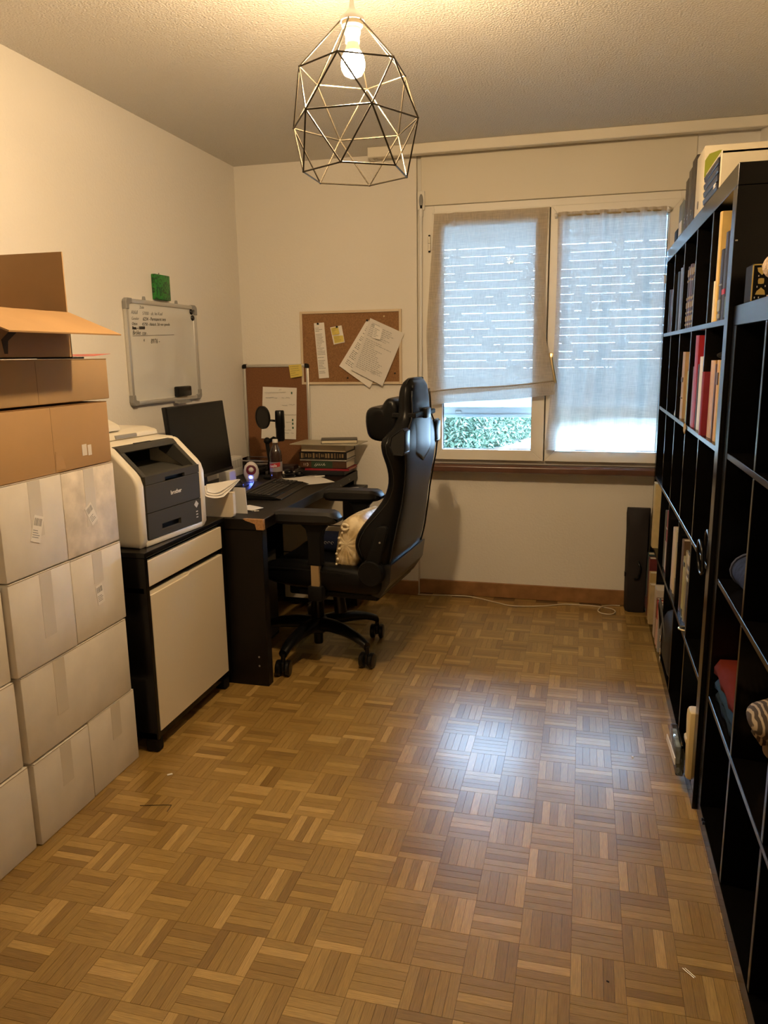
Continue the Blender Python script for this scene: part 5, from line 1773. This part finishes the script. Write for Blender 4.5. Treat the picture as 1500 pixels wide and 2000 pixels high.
cell_books(3, 0, X_, [('dark crimson', (0.19, 0.012, 0.028), 2.664, 2.628, 0.20, 0.17, 'hardback', None, -0.016), ('thick tan', (0.46, 0.275, 0.11), 2.615, 2.535, 0.236, 0.18, 'hardback'), ('narrow dark brown', (0.07, 0.03, 0.015), 2.525, 2.495, 0.226, 0.17, 'paperback'), ('ochre', (0.50, 0.31, 0.11), 2.485, 2.445, 0.238, 0.18, 'paperback', ((0.10, 0.06, 0.03), [(0.7, 0.85)])), ('olive green', (0.22, 0.24, 0.14), 2.437, 2.405, 0.236, 0.18, 'paperback'), ('bright yellow', (0.62, 0.46, 0.03), 2.397, 2.373, 0.243, 0.18, 'paperback'), ('whitish', (0.64, 0.58, 0.44), 2.366, 2.344, 0.238, 0.18, 'paperback', ((0.10, 0.05, 0.04), [(0.2, 0.5)]))])
for i, (y, x) in enumerate(((2.575, 0.44), (2.47, 0.45))):
    o = MB().ball((x, y, az(3)+0.236+0.0155+0.001*i), 0.05, 0.045, 0.014).build('glove', mat('black glove', (0.012, 0.012, 0.012), 0.7, spec=0.08), smooth='all')
    tag(o, ('left' if i == 0 else 'right')+' black woollen glove lying on the tan books, second row from top', 'glove', 'gloves on the books')
# second row from the floor
cell_books(1, 4, X_-0.02, [('tall cream', (0.62, 0.50, 0.26), 4.03, 3.95, 0.325, 0.28, 'ring binder')])
cell_books(1, 3, X_, [('slim grey green', (0.10, 0.11, 0.10), 3.62, 3.592, 0.262, 0.2, 'paperback'), ('red and white', (0.24, 0.02, 0.03), 3.545, 3.505, 0.275, 0.2, 'hardback', ((0.48, 0.48, 0.48), [(0.03, 0.5), (0.70, 0.73)])), ('pale brown', (0.50, 0.36, 0.25), 3.495, 3.46, 0.16, 0.15, 'paperback')])
cell_books(1, 2, X_, [('tall beige', (0.60, 0.48, 0.36), 3.30, 3.225, 0.255, 0.2, 'hardback'), ('striped cream', (0.55, 0.46, 0.30), 3.215, 3.18, 0.258, 0.2, 'paperback'), ('slate blue', (0.19, 0.21, 0.24), 3.14, 3.075, 0.235, 0.18, 'hardback', ((0.03, 0.03, 0.04), [(0.88, 0.97), (0.02, 0.35)]))])
cell_books(1, 1, X_, [('dark brown', (0.10, 0.055, 0.025), 3.0, 2.955, 0.275, 0.2, 'hardback'), ('yellow olive', (0.34, 0.30, 0.12), 2.935, 2.885, 0.225, 0.18, 'paperback', ((0.04, 0.05, 0.05), [(0.02, 0.14), (0.86, 0.93)])), ('khaki', (0.24, 0.20, 0.10), 2.875, 2.835, 0.262, 0.18, 'hardback'), ('floral black', (0.04, 0.032, 0.025), 2.825, 2.765, 0.275, 0.18, 'hardback', ((0.42, 0.36, 0.24), [(0.62, 0.66), (0.72, 0.76), (0.83, 0.96)])), ('rust', (0.34, 0.13, 0.07), 2.757, 2.726, 0.20, 0.16, 'paperback'), ('pale peach', (0.58, 0.40, 0.27), 2.718, 2.70, 0.245, 0.17, 'paperback')])
cell_books(1, 0, X_+0.01, [('dark navy', (0.028, 0.032, 0.042), 2.455, 2.405, 0.285, 0.27, 'ring binder', ((0.22, 0.20, 0.15), [(0.72, 0.88)])), ('black', (0.015, 0.015, 0.017), 2.395, 2.35, 0.285, 0.27, 'ring binder')])
# bottom row
cell_books(0, 4, X_-0.03, [('dark teal', (0.03, 0.065, 0.075), 4.05, 3.995, 0.305, 0.24, 'ring binder', ((0.10, 0.02, 0.03), [(0.05, 0.25)])), ('wine red', (0.12, 0.018, 0.022), 3.975, 3.925, 0.30, 0.22, 'hardback'), ('ochre yellow', (0.42, 0.30, 0.12), 3.90, 3.855, 0.245, 0.18, 'paperback'), ('pale khaki', (0.46, 0.36, 0.20), 3.845, 3.80, 0.20, 0.16, 'paperback')])
cell_books(0, 3, X_-0.02, [('white boxed', (0.52, 0.46, 0.40), 3.70, 3.60, 0.235, 0.16, 'file box'), ('brown', (0.16, 0.06, 0.035), 3.59, 3.56, 0.205, 0.16, 'paperback'), ('bright red', (0.36, 0.015, 0.02), 3.55, 3.51, 0.205, 0.17, 'hardback', ((0.62, 0.46, 0.38), [(0.02, 0.6)])), ('pale pink', (0.56, 0.40, 0.35), 3.50, 3.47, 0.20, 0.16, 'paperback'), ('steel grey', (0.26, 0.26, 0.27), 3.46, 3.43, 0.22, 0.16, 'paperback')])
# black bag hanging out of the bottom row
bag = thing('shoulder_bag', 'black shoulder bag with wide strap and metal buckles, bottom row of tall bookcase', 'bag', (0.48, 3.21, az(0)))
MB().box(0.365, 0.62, 3.06, 3.36, az(0)+0.001, 0.30, 0.05, 4).build('pouch', mat('black canvas', (0.014, 0.014, 0.015), 0.6), bag, smooth=True)
mb = MB()


def strapf(u, v):
    a = PI*u
    return (0.352-0.018*math.sin(a)+0.006*v, 3.33-0.20*u+0.012*math.sin(a), 0.22+0.135*math.sin(a)**0.8+0.0*v+0.034*(v-0.5)*math.cos(a*0.5))


mb.grid(strapf, 18, 3)
mb.build('strap', mat('grey strap', (0.045, 0.046, 0.05), 0.5), bag, smooth='all', solid=0.004)
mb = MB()
for (y, z) in ((3.26, 0.185), (3.24, 0.135), (3.235, 0.10)):
    mb.tube([(0.352+0.0*q, y+0.011*math.cos(q*PI/5), z+0.014*math.sin(q*PI/5)) for q in range(10)], 0.0025, 6, closed=True)
mb.build('buckle', CHROME, bag, smooth='all')
# storage odds at the near end of the bottom row
tb_ = thing('plastic_tub', 'yellowish plastic tub standing in the near bottom bay of tall bookcase', 'container', (0.45, 2.42, az(0)))
mb = MB().prism([(2.343, az(0)), (2.372, az(0)), (2.415, 0.250), (2.405, 0.285), (2.343, 0.285)], 'x', 0.352, 0.60, 0.012, 2)
mb.build('tub_body', mat('yellowed plastic', (0.66, 0.53, 0.27), 0.35), tb_, smooth=True)
MB().box(0.348, 0.362, 2.36, 2.405, 0.17, 0.19, 0.004).build('tub_clip', mat('yellowed clip', (0.62, 0.50, 0.28), 0.35), tb_)
cb = thing('clear_case', 'clear plastic case with bluish sheets leaning out of the bottom bay', 'container', (0.337, 2.46, az(0)))
GL2 = pane_mat('case plastic', (0.92, 0.95, 0.97))
mb = MB().box(0.3245, 0.350, 2.362, 2.565, az(0)+0.001, 0.140, 0.006, 2)
mb.build('case_shell', GL2, cb, smooth=True)
MB().box(0.3275, 0.346, 2.430, 2.556, az(0)+0.006, 0.126, 0.003).build('case_contents', mat('blue grey sheets', (0.40, 0.47, 0.52), 0.25, var=0.5, vscale=28), cb)
b = MB().prism([(2.37, 0.092), (2.60, 0.058), (2.60, 0.080), (2.48, 0.100), (2.37, 0.115)], 'x', 0.3205, 0.3235).build('paper_strip', PAPER)
tag(b, 'white paper strip hanging in front of the clear plastic case', 'paper')
# coil of black cable in the middle row, near bay
hp = thing('headphones', 'black headphones with band hanging over the shelf edge, middle row near bay', 'headphones', (0.42, 2.40, az(2)))
mb = MB()
for q, (cy_, cz_, ra, rb, cx_) in enumerate(((2.405, az(2)+0.006, 0.052, 0.050, 0.3595), (2.395, az(2)+0.035, 0.045, 0.055, 0.378))):
    mb.tube([(cx_-0.004*math.sin(i*PI/9), cy_+ra*math.cos(i*PI/9), cz_+rb*math.sin(i*PI/9)) for i in range(10 if q else 18)], 0.005, 6, closed=(q == 0))
mb.build('headband', DARK, hp, smooth='all')
MB().box(0.37, 0.45, 2.345, 2.38, az(2)+0.001, az(2)+0.075, 0.015, 3).build('ear_cup', DARKM, hp, smooth=True)
b = MB().prism([(3.455, az(3)+0.001), (3.395, az(3)+0.001), (3.395, az(3)+0.045)], 'x', 0.372, 0.374).build('paper_wedge', PAPER)
tag(b, 'white folded paper wedge standing in the fourth bay, second row from the top', 'paper')
for q, (y, r, lab) in enumerate(((3.02, 3, 'torn ochre paper tag stuck to the edge under the red binder'), (2.76, 1, 'brass curtain ring lying on the edge below the rust books'))):
    if q == 0:
        b = MB().prism([(y-0.04, az(r)-0.012), (y-0.01, az(r)+0.006), (y+0.03, az(r)-0.004), (y+0.025, az(r)-0.025), (y-0.01, az(r)-0.034)], 'x', A_X-0.003, A_X-0.0005)
        tag(b.build('paper_tag', mat('ochre paper', (0.42, 0.30, 0.10), 0.7)), lab, 'tag')
    else:
        b = MB().tube([(A_X+0.012+0.022*math.cos(i*PI/8), y+0.022*math.sin(i*PI/8), az(r)+0.003) for i in range(16)], 0.003, 6, closed=True)
        tag(b.build('brass_ring', BRASS, smooth='all'), lab, 'ring')

# on top of the tall bookcase
ATOP = 2*A_E+5*CELL+4*TH+0.0006
b = MB().box(0.372, 0.52, 3.76, 3.87, ATOP, ATOP+0.055, 0.008, 2).build('camera_pouch', DARKM, smooth=True)
tag(b, 'small black pouch on top of the tall bookcase at the window end', 'pouch')
bd = thing('binder', 'grey blue binder with white label on top of the tall bookcase', 'binder', (0.50, 3.65, ATOP), group='binders on top of the bookcase')
MB().box(0.372, 0.64, 3.59, 3.72, ATOP, ATOP+0.140, 0.003).build('cover', cm((0.17, 0.20, 0.22)), bd)
MB().box(0.3705, 0.3725, 3.605, 3.69, ATOP+0.01, ATOP+0.062).build('spine_label', STICKER, bd)
MB().box(0.385, 0.63, 3.60, 3.66, ATOP+0.1403, ATOP+0.165).build('loose_sheets', PAPER, bd)
for q, (y0, y1, h, c, lab) in enumerate(((3.470, 3.550, 0.285, (0.055, 0.042, 0.030), 'dark brown'), (3.375, 3.462, 0.312, (0.085, 0.075, 0.062), 'grey brown'), (3.255, 3.367, 0.335, (0.045, 0.036, 0.028), 'tallest black brown'))):
    bd = thing('binder', lab+' binder in the row on top of the tall bookcase', 'binder', (0.54, (y0+y1)/2, ATOP), group='binders on top of the bookcase')
    MB().box(0.375, 0.66, y0, y1, ATOP, ATOP+h*0.72, 0.004).build('cover', cm(c), bd)
    MB().lathe([(0.006, 0), (0.011, 0), (0.011, 0.002), (0.006, 0.002), (0.006, 0)], n=14, T=Matrix.Translation((0.374, (y0+y1)/2, ATOP+0.045)) @ Matrix.Rotation(-PI/2, 4, 'Y')).build('finger_ring', CHROME, bd)
    MB().box(0.385, 0.65, y0+0.006, y1-0.006, ATOP+h*0.7205, ATOP+h*0.7205+0.004).build('pages', PGS, bd)
fb = thing('file_box', 'cream magazine file with black finger hole and green emblem on tall bookcase', 'file box', (0.55, 3.1, ATOP))
fm = mat('cream board', (0.72, 0.65, 0.50), 0.5)
mb = MB().box(0.372, 0.75, 3.015, 3.20, ATOP, ATOP+0.215, 0.006, 2)
mb.build('box_body', fm, fb, smooth=True)
MB().lathe([(0, 0), (0.014, 0), (0.014, 0.0012), (0, 0.0012)], n=20, T=Matrix.Translation((0.3725, 3.11, ATOP+0.036)) @ Matrix.Rotation(-PI/2, 4, 'Y')).build('finger_hole', DARK, fb)
MB().prism([(0.375, ATOP+0.110), (0.42, ATOP+0.140), (0.50, ATOP+0.192), (0.42, ATOP+0.196), (0.388, ATOP+0.186), (0.375, ATOP+0.165)], 'y', 3.0135, 3.0148).build('green_emblem', mat('lime print', (0.30, 0.34, 0.03), 0.5), fb)
du = thing('drawer_organiser', 'cream desk organiser with four dark blue drawers on the tall bookcase', 'organiser', (0.56, 2.83, ATOP))
DY0, DY1, DZ1 = 2.66, 2.975, ATOP+0.118
mb = MB()
mb.box(0.376, 0.745, DY0, DY0+0.012, ATOP, DZ1, 0.003)
mb.box(0.376, 0.745, DY1-0.012, DY1, ATOP, DZ1, 0.003)
mb.box(0.376, 0.745, DY0, DY1, DZ1-0.014, DZ1, 0.004)
mb.box(0.73, 0.745, DY0, DY1, ATOP, DZ1)
mb.box(0.376, 0.745, DY0, DY1, ATOP, ATOP+0.006)
mb.build('housing', fm, du)
dbl = mat('dark blue drawer', (0.020, 0.024, 0.045), 0.35)
for q in range(4):
    z0 = ATOP+0.007+q*0.0245
    MB().prism([(0.371, z0+0.003), (0.379, z0), (0.70, z0), (0.70, z0+0.0215), (0.379, z0+0.0215), (0.368, z0+0.0185)], 'y', DY0+0.0135, DY1-0.0135, 0.002).build('drawer', dbl, du)
MB().box(0.3685, 0.371, DY0+0.03, DY0+0.07, ATOP+0.018, ATOP+0.030).build('drawer_label', STICKER, du)

# things on and in the lower bookcase
BTOP = 2*B_E+4*CELL+3*TH+0.0006
ob = thing('ornate_box', 'black box with gold edges and gold flowers on the lower bookcase', 'box', (0.44, 2.02, BTOP))
GLD = mat('gold paint', (0.80, 0.62, 0.20), 0.35, metal=0.5)
OBX0, OBX1, OBY0, OBY1, OBH = 0.373+0.008, 0.53, 2.075, 2.155, 0.0855
MB().box(OBX0, OBX1, OBY0, OBY1, BTOP, BTOP+OBH, 0.001).build('box_body', DARKM, ob)
mb = MB()
for x in (OBX0, OBX1-0.0028):
    mb.box(x, x+0.0028, OBY0-0.0012, OBY0, BTOP, BTOP+OBH)
mb.box(OBX0, OBX1, OBY0-0.0012, OBY0, BTOP+OBH-0.003, BTOP+OBH)
mb.build('gold_edge', GLD, ob)
fy = OBY0-0.0012
for zc_, sh_ in ((0.070, 0), (0.046, 1), (0.021, 2)):
    mb = MB()
    xc_ = OBX0+0.0205
    z = BTOP+zc_
    if sh_ == 0:
        pts = [(xc_-0.010, z+0.007), (xc_+0.011, z+0.008), (xc_+0.008, z-0.003), (xc_+0.001, z-0.010), (xc_-0.008, z-0.002)]
    elif sh_ == 1:
        pts = [(xc_+0.0085*math.cos(i*PI/4)*(1 if i % 2 else 0.8), z+0.0085*math.sin(i*PI/4)*(1 if i % 2 else 0.8)) for i in range(8)]
    else:
        pts = [(xc_-0.011, z-0.006), (xc_+0.011, z-0.007), (xc_+0.009, z+0.003), (xc_+0.001, z+0.010), (xc_-0.008, z+0.002)]
    mb.prism(pts, 'y', fy, OBY0)
    fo = mb.build('gold_flower', GLD, ob)
mb = MB()
for dx, dz in ((-0.006, 0.058), (0.010, 0.059), (-0.008, 0.033), (0.010, 0.034), (0.0, 0.081), (-0.003, 0.008), (-0.012, 0.008)):
    mb.box(OBX0+0.0205+dx-0.001, OBX0+0.0205+dx+0.001, fy, OBY0, BTOP+dz-0.002, BTOP+dz+0.002)
mb.build('white_dots', WHITEP, ob)
pb = thing('pompom_ornament', 'pale fluffy ball ornament on a thin stem beside the ornate black box', 'ornament', (0.408, 1.93, BTOP))
MB().lathe([(0, 0), (0.020, 0.0), (0.021, 0.004), (0.004, 0.007), (0.003, 0.05), (0, 0.05)], (0.408, 1.93, BTOP), 16).build('stem', mat('stem beige', (0.45, 0.36, 0.26), 0.6), pb, smooth=True)
MB().ball((0.408, 1.93, BTOP+0.066), 0.034, 0.034, 0.030, 20, 14).build('ball', mat('pale fluff', (0.56, 0.44, 0.34), 0.85, var=0.2, vscale=60, bump=0.8, bscale=160, spec=0.1), pb, smooth='all')

JN = mat('denim', (0.022, 0.030, 0.065), 0.9, spec=0.08, var=0.3, vscale=60, bump=0.2, bscale=200)


def roll(name, label, c0, c1, r0, r1, m, cat, n=14, sq=0.8):
    c0, c1 = Vector(c0), Vector(c1)
    t = thing(name, label, cat, (c0+c1)/2-Vector((0, 0, max(r0, r1)*sq)))
    rr = []
    d = (c1-c0).normalized()
    s_ = d.cross(Vector((0, 0, 1))).normalized()
    for k, f in ((0, .55), (0.02, .85), (0.06, 1), (0.3, 1.03), (0.5, .96), (0.7, 1.04), (0.94, 1), (0.98, .85), (1.0, .5)):
        c = c0.lerp(c1, k)
        r_ = (r0+(r1-r0)*k)*f
        rr.append([tuple(c+s_*r_*math.cos(a)*(1+.05*math.sin(3*a+k*9))+Vector((0, 0, 1))*r_*sq*math.sin(a)) for a in [2*PI*i/n for i in range(n)]])
    MB().rings(rr).build('fabric', m, t, smooth='all', sub=1)
    return t, s_, d


jt, _, _ = roll('rolled_jeans', 'dark blue rolled denim on the shelf of the lower bookcase', (0.452, 2.160, bz(2)+0.048), (0.462, 1.945, bz(2)+0.050), 0.056, 0.060, JN, 'trousers')
MB().tube([(0.453+0.056*math.cos(a), 2.135, bz(2)+0.049+0.046*math.sin(a)) for a in [2*PI*i/18 for i in range(18)]], 0.004, 6, closed=True).build('hem', mat('denim light', (0.06, 0.07, 0.12), 0.9, spec=0.08), jt, smooth='all')
roll('black_pouch', 'small black pouch at the shelf edge below the rolled jeans', (0.392, 1.905, bz(2)+0.0245), (0.47, 1.905, bz(2)+0.0245), 0.029, 0.028, mat('black pouch', (0.010, 0.010, 0.010), 0.7, spec=0.08), 'pouch')


def folded(name, label, x0, x1, y0, y1, z0, z1, m, cat):
    t = thing(name, label, cat, ((x0+x1)/2, (y0+y1)/2, z0))
    rr = []
    h = z1-z0
    for k in range(9):
        y = y0+(y1-y0)*k/8
        w_ = 0.93+0.07*math.sin(k*1.7)
        rr.append([(x0+0.006*math.sin(k*2.1), y, z0), (x0-0.006, y, z0+h*.45), (x0+0.008, y, z0+h*w_), ((x0+x1)/2, y, z0+h*(w_+.06)), (x1-0.01, y, z0+h*w_), (x1, y, z0+h*.4), (x1-0.01, y, z0)])
    MB().rings(rr).build('cloth', m, t, smooth='all')
    return t


folded('folded_garment', 'dark teal folded garment at the bottom of the cloth pile, lower bookcase', 0.40, 0.64, 1.91, 2.195, bz(1), bz(1)+0.035, mat('dark teal cloth', (0.012, 0.022, 0.032), 0.9, spec=0.08), 'garment')
folded('folded_garment', 'blue folded garment in the cloth pile, lower bookcase', 0.395, 0.63, 1.905, 2.19, bz(1)+0.0375, bz(1)+0.072, mat('blue cloth', (0.020, 0.045, 0.080), 0.9, spec=0.08), 'garment')
folded('folded_garment', 'red folded garment on top of the cloth pile, lower bookcase', 0.392, 0.62, 1.90, 2.20, bz(1)+0.077, bz(1)+0.120, mat('red cloth', (0.105, 0.015, 0.008), 0.9, spec=0.08), 'garment')
# striped scarf on a wooden hat stand
sm, nt, bs = nmat('striped scarf')
L = nt.links.new
tc = nt.nodes.new('ShaderNodeTexCoord')
wv = nt.nodes.new('ShaderNodeTexWave')
wv.inputs['Scale'].default_value = 26
wv.inputs['Distortion'].default_value = 3.0
wv.inputs['Detail'].default_value = 2
L(tc.outputs['Object'], wv.inputs['Vector'])
rp_ = nt.nodes.new('ShaderNodeValToRGB')
rp_.color_ramp.elements[0].position = 0.55
rp_.color_ramp.elements[0].color = (0.045, 0.03, 0.018, 1)
rp_.color_ramp.elements[1].position = 0.78
rp_.color_ramp.elements[1].color = (0.34, 0.27, 0.18, 1)
L(wv.outputs[1], rp_.inputs[0])
L(rp_.outputs[0], bs.inputs['Base Color'])
bs.inputs['Roughness'].default_value = 0.9
st = thing('striped_scarf', 'brown and cream striped scarf draped over a wooden form, lower bookcase', 'scarf', (0.50, 1.74, bz(1)))
rr = []
for k, (y, r_, zc_) in enumerate(((1.835, .008, .165), (1.815, .030, .166), (1.78, .044, .170), (1.73, .050, .172), (1.68, .05, .17), (1.64, .03, .165))):
    rr.append([(0.45+r_*1.5*math.cos(a), y+0.01*math.sin(2*a), bz(1)+zc_+r_*0.75*math.sin(a)*(1+.12*math.sin(5*a))) for a in [2*PI*i/16 for i in range(16)]])
MB().rings(rr).build('drape', sm, st, smooth='all', sub=1)
MB().tube([(0.43, 1.775, bz(1)+0.14), (0.425, 1.79, bz(1)+0.11), (0.435, 1.78, bz(1)+0.085)], [0.02, 0.022, 0.012], 10).build('tassel', sm, st, smooth='all')
wf = thing('wooden_form', 'tan wooden stand carrying the striped scarf, right photo edge', 'stand', (0.47, 1.70, bz(1)))
MB().lathe([(0, 0), (0.024, 0), (0.026, 0.008), (0.02, 0.014), (0.018, 0.04), (0.024, 0.07), (0.03, 0.10), (0.02, 0.13), (0, 0.132)], (0.455, 1.705, bz(1)), 20).build('turned_post', mat('tan wood', (0.40, 0.25, 0.11), 0.4), wf, smooth=True)
b = MB().ball((0.455, 1.795, bz(1)+0.071), 0.024, 0.022, 0.030).build('hanging_purse', mat('taupe leather', (0.22, 0.16, 0.11), 0.5), smooth='all')
tag(b, 'small taupe purse hanging below the striped scarf', 'purse')
hl = thing('felt_hat', 'dark rounded hat on the upper shelf of the lower bookcase', 'hat', (0.52, 1.70, bz(3)))
MB().lathe([(0, 0), (0.11, 0.0), (0.112, 0.012), (0.105, 0.05), (0.085, 0.085), (0.05, 0.105), (0, 0.112)], (0.51, 1.70, bz(3)), 24).build('crown', mat('black felt', (0.018, 0.018, 0.02), 0.8, spec=0.08), hl, smooth='all')
MB().prism([(0.385+0.0, 1.66), (0.40, 1.64), (0.44, 1.63), (0.44, 1.77), (0.40, 1.76), (0.385, 1.74)], 'z', bz(3), bz(3)+0.006, 0.002).build('brim', mat('black felt', (0.018, 0.018, 0.02), 0.8, spec=0.08), hl)

# ------------------------------------------------------------------ slim bag, cable, small things on the floor
sb = thing('standing_bag', 'tall slim black fabric bag standing against the wall by the bookcase', 'bag', (0.31, 4.16, 0))
mb = MB()
rr = []
for z, x0, x1, yf_ in ((0.0005, .262, .362, 4.135), (0.02, .255, .364, 4.125), (0.15, .252, .364, 4.118), (0.3, .250, .364, 4.122), (0.45, .249, .364, 4.128), (0.54, .246, .364, 4.140), (0.565, .248, .364, 4.155)):
    rr.append([(x0, 4.195, z), (x0-0.003, 4.16, z), (x0+0.012, yf_+0.004, z), ((x0+x1)/2, yf_+0.004*math.sin(z*20), z), (x1-0.01, yf_+0.006, z), (x1, 4.16, z), (x1, 4.195, z)])
mb.rings(rr)
mb.build('fabric', mat('black brown fabric', (0.016, 0.012, 0.013), 0.75), sb, smooth=True)
MB().box(0.246, 0.254, 4.14, 4.165, 0.195, 0.222, 0.003).build('buckle', DARK, sb)
MB().tube([(0.31, 4.116, 0.29), (0.325, 4.112, 0.25), (0.315, 4.112, 0.20), (0.295, 4.114, 0.19)], 0.006, 6).build('handle_loop', DARK, sb, smooth='all')

P3 = [Vector(p) for p in ((-1.30, 4.185, .004), (-1.09, 4.195, .004), (-0.86, 4.195, .004), (-0.70, 4.215, .004), (-0.59, 4.215, .004), (-0.45, 4.15, .004), (-0.34, 4.100, .004), (-0.18, 4.130, .004), (-0.07, 4.185, .004), (0.04, 4.195, .004), (0.126, 4.185, .004), (0.190, 4.160, .004), (0.208, 4.115, .004), (0.185, 4.068, .004), (0.140, 4.072, .004), (0.118, 4.11, .006), (0.140, 4.165, .012), (0.19, 4.215, .006), (0.236, 4.225, .004))]
dense = []
for i in range(len(P3)-1):
    for s_ in range(7):
        t = s_/7
        p0, p1, p2, p3 = P3[max(i-1, 0)], P3[i], P3[i+1], P3[min(i+2, len(P3)-1)]
        dense.append(0.5*((2*p1)+(-p0+p2)*t+(2*p0-5*p1+4*p2-p3)*t*t+(-p0+3*p1-3*p2+p3)*t**3))
dense.append(P3[-1])
tag(MB().tube(dense, 0.0034, 6).build('floor_cable', mat('cream cable', (0.66, 0.56, 0.42), 0.5), smooth='all'), 'cream cable looping along the skirting board under the window', 'cable')
b = MB().tube([(0.265, 1.612, 0.003), (0.287, 1.588, 0.003), (0.290, 1.591, 0.003), (0.270, 1.614, 0.003)], 0.0009, 6, closed=True).build('metal_clip', CHROME)
tag(b, 'small metal clip lying on the parquet near the lower bookcase', 'clip')
for q, (x, y, rx, lab) in enumerate(((-1.303, 2.092, 0.009, 'white paper crumb on the parquet in front of the cartons'), (0.21, 2.56, 0.006, 'pale crumb on the parquet near the tall bookcase'), (0.10, 1.535, 0.0035, 'tiny dark crumb on the parquet in the foreground'))):
    b = MB().box(-rx, rx, -rx*0.5, rx*0.5, 0, 0.003, 0.001, T=Matrix.Translation((x, y, 0.0002)) @ Matrix.Rotation(0.7+q, 4, 'Z')).build('crumb', PAPER if q < 2 else DARK)
    tag(b, lab, 'crumb')
b = MB().tube([(-1.30, 1.905, 0.002), (-1.23, 1.925, 0.002), (-1.205, 1.93, 0.002), (-1.20, 1.895, 0.002)], 0.001, 5).build('hair_thread', DARK)
tag(b, 'thin dark thread lying on the parquet in front of the cartons', 'thread')
for q, dy in enumerate((0.0, 0.018)):
    b = MB().tube([(0.3715, 2.118+dy, 0.058), (0.379, 2.118+dy, 0.058)], 0.0045, 8).build('dark_bead', DARK)
    tag(b, ('left' if q else 'right')+' small dark bead on the base of the lower bookcase', 'bead')
